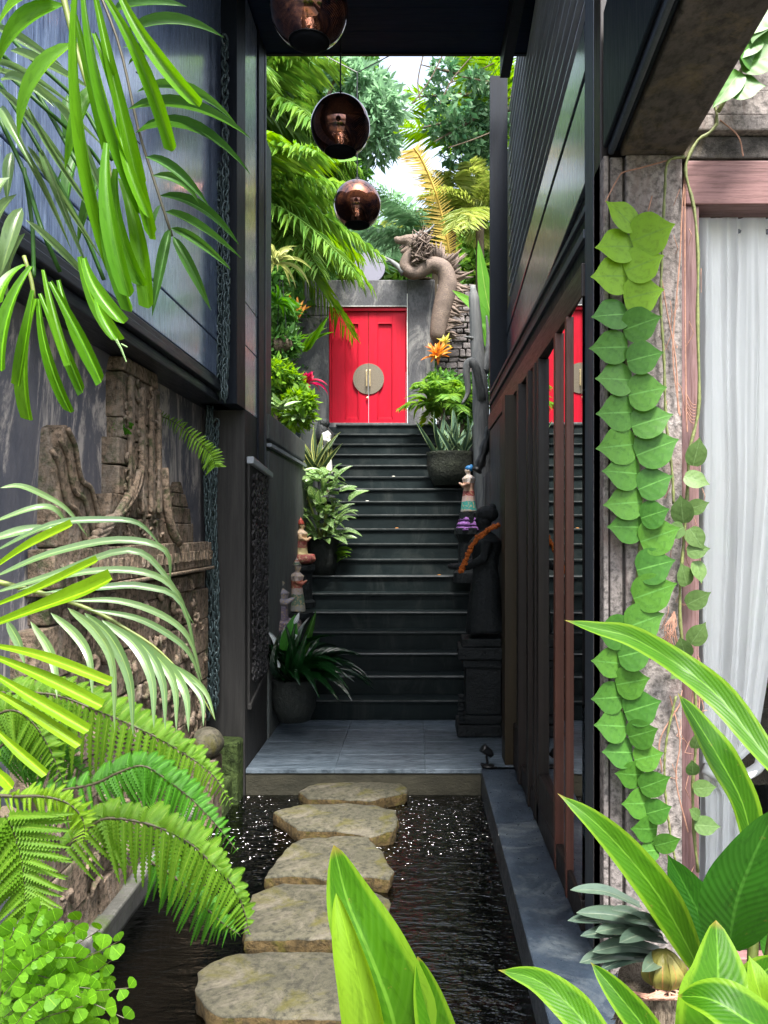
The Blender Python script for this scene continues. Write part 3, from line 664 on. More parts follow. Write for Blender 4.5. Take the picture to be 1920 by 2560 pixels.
b = MB(); b.tube(crv([(1.10, 3.09, .74), (1.2, 3.075, .70), (1.31, 3.085, .74), (1.345, 3.13, .79)], 12), .022, 8); b.build('tie', M['curtain'], o, smooth=True)
b = MB(); b.tube([(1.06, 3.2, 2.85), (2.2, 3.2, 2.85)], .012, 8); b.build('rod', M['black'], o)

# ------------------------------------------------------------------ stairs
st = thing('staircase', 'long flight of black stone steps with worn pale edges rising to the red door', 'stairs', (-.25, 7, 0))
RI, TR, D0 = .169, .254, 7.03
edge2 = stone('worn_edge_dull', (.03, .035, .036), (.10, .11, .11), None, 9, (1, 1, 1), .6, .2, 30, .3)
edge = stone('worn_edge', (.10, .11, .115), (.26, .27, .27), None, 6, (1, 1, 1), .45, .2, 30, .5)
for k in range(1, 20):
    y0 = D0 + (k - 1) * TR; z1 = k * RI
    b = MB(); b.box(-1.19, .688, y0 + .02, y0 + TR + (.05 if k < 19 else .02), z1 - RI - .05, z1 - .028)
    b.box(-1.19, .688, y0, y0 + TR + .019, z1 - .026, z1)
    s_ = b.build('step', M['step'], st, bevel=.004)
    b = MB(); b.box(-1.185, .683, y0 - .003, y0 + .012, z1 - .010, z1 + .002, 0); b.build('worn_edge', edge if k in (7, 2, 3, 5) else edge2, s_)  # pale strips paint the light catching the step nosings
g = MB(); g.box(-3.2, 2.2, 11.86, 14.5, 2.2, 3.205); struct(g.build('landing', M['step']))
# side walls of the stair
sw = thing('stair_side_wall', 'grey weathered board-marked wall with a grooved ledge on the left of the stairs', 'wall', (-1.3, 7.5, 0))
for (z0, z1) in ((-.3, 2.30), (2.40, 2.60)):
    for (y0, y1) in ((6.41, 7.1), (7.1, 7.8), (7.8, 8.45)):
        b = MB(); b.box(-1.45, -1.193, y0 + .002, y1 - .002, z0, z1); b.build('panel', M['side_wall'], sw, bevel=.006)
b = MB(); b.box(-1.45, -1.215, 6.41, 8.44, 2.302, 2.398); b.build('groove', M['navy_dark'], sw)
b = MB(); b.box(-1.45, -1.175, 6.41, 8.44, 2.335, 2.362); b.build('ledge_strip', M['slat'], sw)
sw2 = thing('upper_side_wall', 'low dark stone wall left of the upper steps, half hidden by plants', 'wall', (-1.3, 10, 2))
b = MB(); b.box(-1.5, -1.193, 8.46, 10.2, -.3, 2.3); b.build('wall', M['side_wall'], sw2, bevel=.01)
b = MB(); b.box(-1.5, -1.193, 10.21, 11.84, -.3, 3.05); b.build('wall', M['side_wall'], sw2, bevel=.01)
sw3 = thing('right_side_wall', 'dark rendered retaining wall along the right of the stairs', 'wall', (.8, 9, 2))
b = MB(); b.box(.70, .95, 7.69, 9.2, -.3, 2.25); b.build('wall', M['gate_wall'], sw3, bevel=.01)
b = MB(); b.box(.69, .95, 9.21, 11.84, -.3, 3.0); b.build('wall', M['gate_wall'], sw3, bevel=.01)
def bed(x0, x1, y0, y1, z):
    g = MB(); n = 14; V = []; F = []
    for i in range(n + 1):
        for k in range(n + 1):
            x = x0 + (x1 - x0) * k / n; y = y0 + (y1 - y0) * i / n; V.append((x, y, z + .08 * noise.noise(Vector((x * 2, y * 2, z)))))
    for i in range(n):
        for k in range(n): F.append((i * (n + 1) + k, i * (n + 1) + k + 1, (i + 1) * (n + 1) + k + 1, (i + 1) * (n + 1) + k))
    return struct(g.add(V, F).build('planting_bed', M['soil'], smooth='keep'))
bed(-9, -1.44, 6.41, 12.5, 2.35); bed(.94, 8, 7.9, 12.5, 2.4)
bed(-22, 20, 12.4, 60, 3.2)

# ------------------------------------------------------------------ gate wall and red door
gy = 12.2
gw = thing('gate_wall', 'weathered grey concrete wall framing the red double door', 'wall', (-.7, gy, 3.2))
b = MB(); b.box(-3.0, -1.36, gy, gy + .35, 2.6, 4.95); b.build('side_block', M['gate_wall'], gw, bevel=.015)
b = MB(); b.box(-.155, .255, gy - .01, gy + .35, 3.0, 5.50); b.build('side_block', M['gate_wall'], gw, bevel=.015)
b = MB(); b.box(-1.75, -.157, gy - .005, gy + .35, 5.08, 5.495); b.build('header', M['gate_wall'], gw, bevel=.015)
b = MB(); b.box(-1.75, -1.361, gy - .004, gy + .35, 4.951, 5.079); b.build('side_block', M['gate_wall'], gw, bevel=.01)
lime = plain('lime_edge', (.55, .55, .52), .8, var=.3)
b = MB(); b.box(-.168, -.157, gy - .016, gy + .0, 3.3, 5.28, .002); b.build('edge_line', lime, gw)
b = MB(); b.box(-1.40, -.17, gy - .012, gy - .004, 5.088, 5.096, .001); b.build('edge_line', lime, gw)
b = MB(); b.box(-1.36, -.157, gy - .05, gy + .3, 3.19, 3.31); b.build('threshold', M['gate_wall'], gw, bevel=.01)
dr = thing('red_double_door', 'bright red panelled double door at the top of the stairs', 'door', (-.75, gy + .06, 3.3))
b = MB(); b.box(-1.355, -.16, gy + .02, gy + .14, 5.03, 5.078); b.box(-1.355, -1.33, gy + .02, gy + .14, 3.312, 5.03); b.box(-.185, -.16, gy + .02, gy + .14, 3.312, 5.03)
b.build('frame', M['red'], dr, bevel=.004)
for s_, (x0, x1) in enumerate(((-1.328, -.760), (-.755, -.187))):
    lf = MB(); px0, px1 = (x0 + .21, x1 - .145) if s_ == 0 else (x0 + .135, x1 - .2)
    lf.box(x0, px0, gy + .06, gy + .1, 3.314, 5.026); lf.box(px1, x1, gy + .06, gy + .1, 3.314, 5.026)
    lf.box(px0, px1, gy + .062, gy + .1, 4.85, 5.026); lf.box(px0, px1, gy + .062, gy + .1, 3.314, 3.40)
    leaf = lf.build('door_leaf', M['red'], dr, bevel=.003)
    b = MB(); b.box(px0, px1, gy + .082, gy + .1, 3.4, 4.85); b.build('panel', M['red'], leaf)
    b = MB()
    for q in (px0, px1 - .012): b.box(q, q + .012, gy + .05, gy + .08, 3.4, 4.85)
    b.box(px0, px1, gy + .051, gy + .08, 4.838, 4.852); b.build('panel_moulding', M['red'], leaf, bevel=.003)
    hx = -.793 if s_ == 0 else -.742
    h_ = MB(); h_.box(hx, hx + .02, gy - .02, gy + .0, 3.87, 4.12); h_.box(hx, hx + .02, gy, gy + .04, 3.9, 3.915); h_.box(hx, hx + .02, gy, gy + .04, 4.08, 4.095); h_.build('handle', M['brass'], leaf, bevel=.004)
    hp = MB(); cx = -.7575; poly = []
    for q in range(17):
        w = math.pi / 2 + math.pi * q / 16 * (1 if s_ == 0 else -1)
        poly.append((cx + .236 * math.cos(w) + (-.002 if s_ == 0 else .002), gy + .045, 3.995 + .236 * math.sin(w)))
    hp.prism(poly, (0, .012, 0)); hp.build('handle_plate', M['plate'], leaf)
b = MB(); b.ball((-.775, gy + .03, 3.70), (.02, .015, .02)); b.build('knob', M['brass'], dr)
b = MB(); pts = [(-.757 + .243 * math.cos(2 * math.pi * q / 40), gy + .25, 5.77 + .243 * math.sin(2 * math.pi * q / 40)) for q in range(40)]
b.prism(pts, (0, .04, 0)); 
gd = thing('round_disc', 'flat round pale grey disc standing on top of the gate wall', 'ornament', (-.757, gy + .27, 5.5)); b.build('disc', M['greydisc'], gd)
b = MB(); b.box(-.8, -.71, gy + .24, gy + .30, 5.49, 5.535); b.build('foot', M['greydisc'], gd)

# ------------------------------------------------------------------ stepping stones
def S1(x, y): return onz(500 + x / 2.07375, 1650 + y / 2.07375, -.10)
stones = [
 ('farthest flat stepping stone, pointed at both ends, next to the blue-grey landing', [(508, 678), (600, 640), (740, 602), (850, 592), (962, 592), (1010, 620), (1072, 655), (1076, 685), (1000, 700), (880, 730), (740, 722), (562, 715)]),
 ('second farthest stepping stone, wide with a jagged left corner', [(384, 786), (420, 770), (505, 752), (640, 742), (765, 738), (900, 755), (1012, 778), (1022, 812), (1024, 850), (1000, 885), (880, 910), (700, 880), (505, 880), (460, 840)]),
 ('third farthest stepping stone with an orange-brown front edge', [(532, 922), (700, 912), (872, 912), (905, 955), (958, 1010), (975, 1050), (1002, 1090), (985, 1130), (860, 1120), (640, 1130), (480, 1110), (330, 1128), (345, 1100), (385, 1050), (430, 990), (480, 950)]),
 ('large second nearest stepping stone with a straight mossy yellow front edge', [(268, 1215), (340, 1185), (425, 1152), (640, 1165), (760, 1160), (900, 1200), (985, 1240), (995, 1262), (975, 1330), (960, 1445), (760, 1442), (500, 1440), (232, 1446), (226, 1400), (240, 1290)]),
 ('nearest and largest stepping stone, rounded with pale blotches at the bottom of the view', [(-15, 1610), (60, 1560), (200, 1520), (380, 1512), (640, 1508), (900, 1530), (960, 1600), (990, 1720), (960, 1850), (800, 1860), (560, 1850), (250, 1845), (100, 1840), (20, 1790), (-22, 1700)]),
]
for lab, poly in stones:
    pts = [S1(*p) for p in poly]; c = sum(pts, Vector()) / len(pts)
    dense = []
    n = len(pts)
    for i in range(n):
        for k in range(4):
            q = pts[i].lerp(pts[(i + 1) % n], k / 4); d_ = (q - c).normalized()
            dense.append(q + d_ * .012 * noise.noise(q * 14))
    m_ = len(dense); V = []; F = []; prof = [(0.0, .0), (.35, 0), (.7, .0), (.955, .0), (.992, -.003), (1.0, -.010), (1.0, -.045), (.985, -.085), (.93, -.12)]
    for pi_, (s_, dz) in enumerate(prof[1:]):
        for q in dense:
            p = c + (q - c) * s_; nn = noise.noise(p * 9) * .008 + noise.noise(p * 30 + Vector((0, 0, dz * 60))) * .004
            if s_ > .97 and dz < -.01: p = p + (q - c).normalized() * .02 * noise.noise(Vector((p.x * 14, p.y * 14, dz * 50)))
            V.append((p.x, p.y, p.z + dz + nn + .012 * (1 - s_)))
    F.append(tuple(range(m_)))
    for i in range(len(prof) - 2):
        for k in range(m_): F.append((i * m_ + k, i * m_ + (k + 1) % m_, (i + 1) * m_ + (k + 1) % m_, (i + 1) * m_ + k))
    nside = 3 * m_; b = MB(); V2 = [(x - c.x, y - c.y, z - c.z) for x, y, z in V]; b.add(V2, F); b.m = [0] * (len(F) - nside) + [1] * nside
    o = b.build('stepping_stone', [M['step_stone'], M['stone_side']], smooth='weld'); o.location = c
    tag(o, lab, 'stone', 'stepping stones across the pond')
    # support under the stone

# unseen hedge added behind the viewpoint to cut the low front light
gwl = thing('court_hedge', 'clipped garden hedge closing the court behind the viewpoint', 'hedge', (0, -5.5, 0))
b = MB()
for k in range(24): b.tube([(-11 + k * .95, -5.8, -.1), (-11 + k * .95 + rnd(-.2, .2), -5.8, 1.8), (-11 + k * .95 + rnd(-.4, .4), -5.7, 2.4)], [.07, .05, .02], 6)
b.build('stem', M['bark'], gwl)

# ================================================================== OBJECTS
M['matte'] = plain('matte_black', (.006, .007, .009), .95, spec=.1)
def lamp(x, y, z, r, lab, cordz, vee=False):
    t = thing('pendant_globe_lamp', lab, 'lamp', (x, y, z), 'round smoked copper glass lamps hung in a row')
    b = MB(); n = 28; prof = [(r * math.sin(math.pi * i / n), -r * math.cos(math.pi * i / n)) for i in range(5, n)] + [(.001, r)]
    V = []
    b.lathe((x, y, z), prof[0:], 36); b.f = b.f[:-2]; b.uv = b.uv[:-2]; b.m = b.m[:-2]
    o = b.build('globe', M['lampglass'], t, smooth=True)
    b = MB(); b.lathe((x, y, z), [(prof[0][0] * .99, prof[0][1] + .002), (prof[0][0] * 1.012, prof[0][1]), (prof[0][0] * 1.0, prof[0][1] - .004), (prof[0][0] * .97, prof[0][1] - .002)], 36); b.f = b.f[:-2]; b.uv = b.uv[:-2]; b.m = b.m[:-2]; b.build('rim', M['black'], t, smooth=True)
    b = MB(); b.lathe((x, y, z), [(.02, r + .03), (.022, r - .002)], 12); b.build('cap', M['black'], t)
    b = MB(); b.lathe((x, y, z), [(prof[0][0] * .97, prof[0][1] + .0), (prof[0][0] * .7, prof[0][1] - .022), (prof[0][0] * .35, prof[0][1] - .034), (.001, prof[0][1] - .038)], 30); b.build('bottom_shade', M['matte'], t, smooth=True)  # black cap added so the open underside reads dark
    b = MB(); b.tube([(x, y, z + r + .02), (x, y, cordz)], .006, 6); b.build('cord', M['black'], t)
    if vee:
        for s_ in (-1, 1):
            b = MB(); b.tube([(x, y, cordz), (x + s_ * .5, y, cordz + .26)], .005, 5); b.build('wire', M['black'], t)
lamp(-.612, 4.5, 4.595, .218, 'nearest and largest smoked copper globe lamp, cut by the top of the view', 5.4)
lamp(-.569, 5.87, 4.626, .219, 'middle globe lamp hanging against the trees with a copper glow inside', 5.4)
lamp(-.557, 7.33, 4.648, .218, 'lowest looking and farthest dark globe lamp, hung from a forked wire', 5.86, True)

# rain chains
def chain(lab, pts, n, r):
    t = thing('hanging_chain', lab, 'chain', pts[0], 'heavy metal chains hanging on the left wall')
    C = crv(pts, n)
    lm = None
    for i in range(n):
        c = C[i]; d_ = (C[i + 1] - C[i])
        if lm is None:
            b = MB(); ring = [(math.cos(w) * r * .75, 0, math.sin(w) * r * 1.5) for w in [2 * math.pi * k / 10 for k in range(11)]]
            b.tube(ring, r * .28, 5, cap=False); o = b.build('link', M['chain'], None, smooth=True); lm = o.data; o.parent = t
        else:
            o = bpy.data.objects.new('link', lm); col.objects.link(o); o.parent = t
        o.location = c - rootloc(t); o.rotation_euler = (rnd(-.25, .25), rnd(-.25, .25), (i % 2) * R(90) + rnd(-.5, .5) + .6)
chain('upper heavy chain hanging down the blue boards to the black moulding', [P(562, 100, 5.15), P(564, 500, 5.15), P(566, 800, 5.15), P(560, 1000, 5.12)], 74, .026)
chain('upper heavy chain hanging beside its twin against the black post', [P(548, 420, 5.22), P(552, 700, 5.2), P(549, 1000, 5.2)], 48, .026)
chain('lower heavy chain hanging below the moulding beside the brown post', [P(525, 1020, 5.38), P(518, 1200, 5.38), P(524, 1450, 5.4), P(522, 1800, 5.42)], 74, .028)
chain('thinner lower chain next to the brown post, reaching the mossy planter', [P(540, 1060, 5.42), P(534, 1300, 5.42), P(541, 1500, 5.42), P(538, 1780, 5.44)], 64, .026)

# carved stone relief shaped like a split temple gate
rl = thing('carved_temple_relief', 'weathered carved sandstone relief of a tall split temple gate against the left wall', 'relief', (-1.42, 4.2, 0))
def rblk(y0, y1, z0, z1, xf=-1.40, j=.004, taper=0):
    b = MB(); b.prism([(xf, y0, z0), (xf, y1, z0), (xf, y1 - taper, z1), (xf, y0 + taper, z1)], (-.1, 0, 0))
    b.v = [(x + rnd(-j, j) * .5, y + rnd(-j, j), z + rnd(-j, j)) for x, y, z in b.v]
    o = b.build('block', M['carved'], rl, bevel=.006); return o
for (y0, y1, z0, z1, tp) in ((3.80, 4.33, 2.42, 2.495, .03), (3.79, 4.35, 2.20, 2.415, 0), (3.80, 4.35, 2.10, 2.195, 0), (3.74, 4.34, 1.97, 2.095, 0), (3.74, 4.34, 1.83, 1.965, 0), (3.62, 4.37, 1.72, 1.825, .03), (3.56, 4.45, 1.59, 1.715, .05)):
    rblk(y0, y1, z0, z1, taper=tp)
for i, (y0, y1) in enumerate(((3.84, 3.90), (4.0, 4.06), (4.14, 4.2), (4.26, 4.31))):
    b = MB(); b.box(-1.402, -1.375, y0, y1, 1.75, 2.4 - .03 * i, .006); b.build('rib', M['carved'], rl, bevel=.01)
b = MB()
for i in range(70):
    zz = 1.62 + (i % 23) * .035; yy = 3.86 + (i // 23) * .17 + rnd(-.05, .05); q0 = rnd(0, 6.28); r0 = rnd(.018, .035); b.tube([(-1.392, yy + r0 * math.cos(q0 + k), zz + r0 * .7 * math.sin(q0 + k)) for k in range(5)], [.004, .009, .011, .009, .004], 5)
b.build('carving', M['carved'], rl, smooth=True, kind='stuff')
for q in range(4):                                    # sweeping curved folds at the tower foot
    b = MB(); b.tube(crv([(-1.385, 4.02 - q * .05, 2.0 - q * .05), (-1.375, 3.92 - q * .07, 1.86 - q * .03), (-1.37, 3.7 - q * .06, 1.74 - q * .03), (-1.375, 3.5 - q * .05, 1.70 - q * .03)], 10), .018, 6); b.build('curved_fold', M['carved'], rl, smooth=True)
b = MB(); b.tube(crv([(-1.385, 4.36, 2.0), (-1.375, 4.38, 1.8), (-1.365, 4.44, 1.66), (-1.36, 4.55, 1.585)], 10), .025, 6); b.build('curved_fold', M['carved'], rl, smooth=True)
b = MB(); wing = [(3.10, 1.59), (3.75, 1.59), (3.72, 1.64), (3.60, 1.67), (3.52, 1.72), (3.47, 1.80), (3.42, 1.86), (3.34, 1.88), (3.30, 1.94), (3.27, 2.02), (3.20, 2.08), (3.14, 2.06), (3.12, 1.9)]
b.prism([(-1.40, y, z) for y, z in wing], (-.1, 0, 0)); b.build('wing', M['carved'], rl, bevel=.01)
for q in range(3):
    b = MB(); b.tube(crv([(-1.392, y - .02 - q * .07, z - .02 - q * .05) for y, z in wing[2:11]], 24), .011, 6); b.build('curved_fold', M['carved'], rl, smooth=True)
for (y0, y1, z0, z1, tp) in ((4.52, 5.1, 1.585, 1.70, .015), (4.56, 5.06, 1.703, 1.80, .04), (4.62, 5.0, 1.803, 1.88, .08), (4.74, 4.9, 1.883, 1.95, .07)):
    rblk(y0, y1, z0, z1, xf=-1.43, taper=tp)
y = 3.0
while y < 5.28:                                       # frieze
    L_ = min(rnd(.38, .5), 5.3 - y); rblk(y, y + L_ - .008, 1.43, 1.585, xf=-1.365); y += L_
b = MB()
for i in range(30): b.box(-1.367, -1.352, 3.05 + i * .075, 3.09 + i * .075, 1.475, 1.53, .004)
b.build('dentils', M['carved'], rl, kind='stuff')
b = MB(); b.box(-1.50, -1.345, 3.0, 5.3, 1.405, 1.425, .002); b.build('frieze_ledge', M['carved'], rl, bevel=.006)
z = -.08; row = 0
while z < 1.36:
    h_ = rnd(.17, .24); y = 2.9 + (row % 2) * .13
    if z + h_ > 1.33: h_ = 1.395 - z
    while y < 5.25:
        L_ = rnd(.22, .34); L_ = L_ if y + L_ < 5.2 else 5.3 - y
        rblk(y, y + L_ - .008, z, z + h_ - .008, xf=-1.40 + random.choice((-.012, 0, .006, .012)), j=.005); y += L_
    z += h_; row += 1
b = MB()
for i in range(170):
    yy = rnd(3.0, 5.2); zz = rnd(.1, 1.33); q0 = rnd(0, 6.28); r0 = rnd(.03, .075); sg = random.choice((-1, 1)); b.tube([(-1.383 + rnd(-.01, .004), yy + r0 * (1 - .16 * k) * math.cos(q0 + sg * k * .8), zz + r0 * (1 - .16 * k) * math.sin(q0 + sg * k * .8)) for k in range(6)], [.007, .014, .017, .015, .011, .005], 6)
b.build('carved_scrolls', M['carved'], rl, smooth=True, kind='stuff')

# planter corner with a round boulder
pt = thing('mossy_planter', 'moss-covered stone planter box at the far left corner of the pond', 'planter', (-1.3, 5.3, -.1))
b = MB(); b.box(-1.47, -1.215, 5.36, 5.563, -.6, .235, .008); b.build('box', M['mossy'], pt, bevel=.02)
b = MB(); b.box(-1.45, -1.235, 5.1, 5.358, -.6, .02, .01); b.build('box', M['mossy'], pt, bevel=.02)
b = MB(); b.ball((-1.33, 5.0, .33), (.115, .14, .095), nu=24, nv=16); b.v = [tuple(Vector(p) * 1 + Vector((0, 0, .012)) * noise.noise(Vector(p) * 9)) for p in b.v]
tag(b.build('round_boulder', M['step_stone'], smooth='weld'), 'smooth rounded grey boulder above the mossy planter', 'stone')
b = MB(); b.box(-1.45, -1.25, 4.86, 5.15, -.2, .245, .01); tag(b.build('boulder_plinth', M['carved'], bevel=.02), 'square stone plinth under the rounded boulder', 'plinth')

# small black spotlight at the end of the ledge
sp = thing('garden_spotlight', 'small black spotlight on the right end of the landing', 'spotlight', P(1220, 1917, 5.62))
c = P(1220, 1917, 5.62)
b = MB(); b.lathe(c, [(.045, 0), (.045, .012), (.015, .016)], 16); b.build('base', M['black'], sp, smooth=True)
b = MB(); b.tube([c + Vector((0, 0, .01)), c + Vector((-.01, 0, .07)), c + Vector((-.0, 0, .10))], .009, 8); b.build('stem', M['black'], sp)
b = MB(); b.tube([c + Vector((.028, 0, .075)), c + Vector((.01, 0, .10)), c + Vector((-.03, -.01, .13)), c + Vector((-.038, -.012, .137))], [.018, .028, .032, .034], 14); b.build('head', M['black'], sp, smooth=True)
b = MB(); b.tube(crv([c + Vector((.0, 0, .01)), c + Vector((-.05, -.02, .03)), c + Vector((-.03, -.03, .004)), c + Vector((.06, -.02, .004))], 12), .004, 5); b.build('cable', M['black'], sp)

# ------------------------------------------------------------------ painted and stone figures
def figure(c, H, mat, lab, cat='statue', face=-1, headdress=None, wing=None, base=None, arms='hands', seated=False, extra=None, group=None, w=1.0, child=True):
    """carved figure H tall from its feet; face = -1 looks to -x, 1 to +x"""
    c = Vector(c); t = thing('carved_figure', lab, cat, c, group); f = face
    q = lambda x, y, z: c + Vector((x * f * H * w, y * H * w, z * H))
    b = MB()
    if not seated:
        b.tube([q(0, 0, .02), q(.01, 0, .2), q(0, 0, .42), q(.0, 0, .5)], [.17 * H * w, .14 * H * w, .115 * H * w, .10 * H * w], 14)
        for s_ in (-1, 1): b.ball(q(.07, s_ * .07, .02), (.07 * H * w, .045 * H * w, .03 * H))
    else:
        b.ball(q(.05, 0, .12), (.24 * H * w, .26 * H * w, .12 * H)); 
        for s_ in (-1, 1): b.tube([q(-.02, s_ * .14, .16), q(.2, s_ * .2, .14), q(.18, s_ * .02, .08)], [.09 * H * w, .08 * H * w, .05 * H * w], 10)
        b.tube([q(0, 0, .1), q(0, 0, .3), q(0, 0, .5)], [.16 * H * w, .13 * H * w, .12 * H * w], 12)
    b.tube([q(0, 0, .46), q(.0, 0, .58), q(.0, 0, .68), q(.0, 0, .745)], [.10 * H * w, .115 * H * w, .14 * H * w, .07 * H * w], 14)
    b.tube([q(0, 0, .72), q(.01, 0, .79)], .045 * H * w, 10)
    b.ball(q(.015, 0, .84), (.062 * H, .055 * H, .075 * H)); b.ball(q(.075, 0, .835), (.018 * H, .012 * H, .016 * H)); b.ball(q(.062, 0, .80), (.016 * H, .02 * H, .01 * H))
    for s_ in (-1, 1):
        b.ball(q(0, s_ * .06, .84), (.015 * H, .01 * H, .022 * H)); b.ball(q(.066, s_ * .022, .853), (.01 * H, .012 * H, .007 * H))
        if arms == 'hands': A = [q(0, s_ * .13, .69), q(.02, s_ * .17, .57), q(.11, s_ * .10, .53), q(.17, s_ * .03, .58)]
        elif arms == 'out': A = [q(0, s_ * .13, .69), q(.03, s_ * .17, .56), q(.16, s_ * .12, .50), q(.26, s_ * .10, .50)]
        else: A = [q(0, s_ * .13, .69), q(0, s_ * .19, .55), q(.03, s_ * .19, .42), q(.05, s_ * .17, .34)]
        b.tube(A, [.05 * H * w, .042 * H * w, .034 * H * w, .026 * H * w], 9)
        h_ = A[-1]; dd = (A[-1] - A[-2]).normalized()
        b.ball(h_ + dd * .02 * H, (.028 * H, .016 * H, .024 * H))
        for k in range(4): b.tube([h_ + dd * .03 * H + Vector((0, (k - 1.5) * .01 * H, 0)), h_ + dd * .055 * H + Vector((0, (k - 1.5) * .012 * H, -.008 * H))], .006 * H, 5)
    b.build('body', mat, t, remesh=H / 75, smooth='weld')
    if headdress:
        hm, kind = headdress; b = MB()
        if kind == 'crown':
            b.lathe(q(.0, 0, .88), [(.075 * H, 0), (.085 * H, .02 * H), (.06 * H, .035 * H), (.07 * H, .05 * H), (.045 * H, .07 * H), (.05 * H, .085 * H), (.02 * H, .11 * H), (.004 * H, .15 * H)], 14)
        elif kind == 'cap':
            b.ball(q(-.012, 0, .885), (.085 * H, .075 * H, .065 * H)); b.ball(q(-.05, 0, .93), .035 * H)
        elif kind == 'hood':
            b.ball(q(-.02, 0, .86), (.10 * H, .10 * H, .10 * H)); b.tube([q(-.04, 0, .9), q(-.06, 0, .7), q(-.08, 0, .5)], [.08 * H, .11 * H, .1 * H], 10)
        b.build('headdress', hm, t, smooth='weld')
    if wing:
        b = MB()
        for k in range(7):
            ribbon(b, [q(-.06, -.05 + k * .01, .45 + k * .04), q(-.20 - k * .01, -.05 + k * .015, .62 + k * .05), q(-.22 + k * .01, -.05 + k * .015, .78 + k * .05)], .09 * H, (0, -1, .2), prof_lance, 8)
        b.build('wing', wing, t, smooth='keep')
    if base:
        bm_, prof = base; b = MB(); b.lathe(c - Vector((0, 0, prof[-1][1])), prof, 18 if len(prof) > 6 else 4 * 5); b.build('base', bm_, t, bevel=.003)
    if extra: extra(t, q)
    return t
p_skin = zbands('paint_cream_red', [(0, (.25, .2, .12)), (.08, (.32, .07, .06)), (.3, (.5, .42, .2)), (.45, (.45, .12, .10)), (.62, (.55, .35, .2)), (.78, (.45, .33, .24)), (.9, (.3, .2, .1))])
p_pale = zbands('paint_pale_green', [(0, (.3, .3, .28)), (.2, (.12, .2, .14)), (.42, (.55, .45, .42)), (.55, (.45, .12, .08)), (.7, (.5, .42, .4)), (.88, (.3, .25, .22))])
p_purp = zbands('paint_purple_grey', [(0, (.10, .07, .12)), (.3, (.2, .16, .22)), (.55, (.30, .28, .32)), (.75, (.22, .2, .24)), (.9, (.3, .28, .26))])
p_lady = zbands('paint_lady', [(0, (.35, .32, .3)), (.12, (.02, .30, .26)), (.3, (.5, .35, .34)), (.42, (.32, .04, .05)), (.52, (.55, .30, .22)), (.70, (.5, .44, .42)), (.9, (.6, .5, .45))])
p_blue = plain('blue_paint', (.02, .16, .38), .5); p_red = plain('dark_red_paint', (.32, .05, .03), .5, var=.5, scale=40)
purple = plain('purple_fringe', (.38, .16, .50), .8, var=.5, scale=60, bump=.8)
plinth = lambda r, h: [(r * 1.15, 0), (r * 1.15, h * .12), (r * .9, h * .18), (r * .9, h * .8), (r * 1.1, h * .88), (r * 1.1, h)]
figure(P(752, 1412, 8.0), .46, p_skin, 'small painted seated figure with a pointed red crown beside the dark plant pot', face=1, headdress=(p_red, 'crown'), base=(M['statue'], plinth(.13, .42)), seated=True, w=1.15, group='painted figures on the left of the stairs')
figure(P(742, 1530, 7.55), .50, p_pale, 'painted standing figure in green trousers on a dark plinth, left of the stairs', face=1, headdress=(p_pale, 'crown'), base=(M['statue'], plinth(.14, .40)), group='painted figures on the left of the stairs')
def throne(t, q):
    b = MB(); b.prism([q(-.16, -.2, .35), q(-.16, .2, .35), q(-.2, .14, 1.02), q(-.2, 0, 1.2), q(-.2, -.14, 1.02)], (.03, 0, 0)); b.build('red_backboard', p_red, t, bevel=.01)
figure(P(694, 1590, 7.05), .56, p_purp, 'grey-purple painted figure with a tall red backboard, lowest of the left group', face=1, headdress=(p_purp, 'cap'), base=(M['statue'], plinth(.16, .5)), extra=throne, seated=True, w=1.35, group='painted figures on the left of the stairs')
def frills(t, q):
    c = t.location; b = MB()
    for k, (r, z) in enumerate(((.085, -.035), (.10, -.085), (.115, -.135))):
        b.lathe(c + Vector((0, 0, z - .045)), [(r * 1.25, 0), (r * 1.05, .03), (r * .9, .052)], 26, jit=.3)
    b.build('purple_fringe', purple, t, smooth=True)
figure(P(1172, 1282, 8.3), .52, p_lady, 'painted lady figure with a bright blue cap standing on purple fringed cloth', face=-1, headdress=(p_blue, 'cap'), base=(M['statue'], [(.16, 0), (.16, .1), (.11, .15), (.11, .42), (.15, .5), (.15, .56), (.10, .57), (.10, .72)]), extra=frills)
def white_extra(t, q): pass
figure(P(812, 1188, 9.6), .72, plain('white_stone', (.55, .55, .52), .7, var=.5, scale=25, bump=.8), 'slender white stone statue beside the striped leaves left of the upper steps', face=1, headdress=(M['statue'], 'hood'), base=(M['statue'], plinth(.12, .3)), w=.8)
def heron(t, q): pass
# big black guardian with marigold garland
def garland(t, q):
    pass
G = P(1205, 1822, 6.6)
gd = figure(G + Vector((.03, 0, .78)), 1.12, M['statue'], 'large black stone guardian statue standing right of the stairs', face=-1, headdress=(M['statue'], 'cap'), arms='out', w=.9)
b = MB()
for (r, z0, z1) in ((.24, -.0, .10), (.21, .102, .17), (.17, .172, .55), (.20, .552, .62), (.23, .622, .72), (.20, .722, .79)):
    b.box(G.x + .03 - r, min(G.x + .03 + r, .675), G.y - r * .8, G.y + r * .8, z0 + .001, z1, .006)
for k in range(7): b.ball((G.x - .18 + .0 * k, G.y - .17, .12 + k * .035), (.03, .02, .02))
tag(b.build('statue_plinth', M['statue'], bevel=.01), 'tiered black stone plinth under the guardian statue', 'plinth')
b = MB(); C = crv([P(1246, 1312, 6.35), P(1222, 1325, 6.3), P(1190, 1350, 6.28), P(1170, 1385, 6.28), P(1152, 1428, 6.3)], 46)
for i, p in enumerate(C):
    for k in range(3): b.ball(p + Vector((rnd(-.012, .012), rnd(-.012, .012), rnd(-.012, .012))), rnd(.011, .017), nu=7, nv=5)
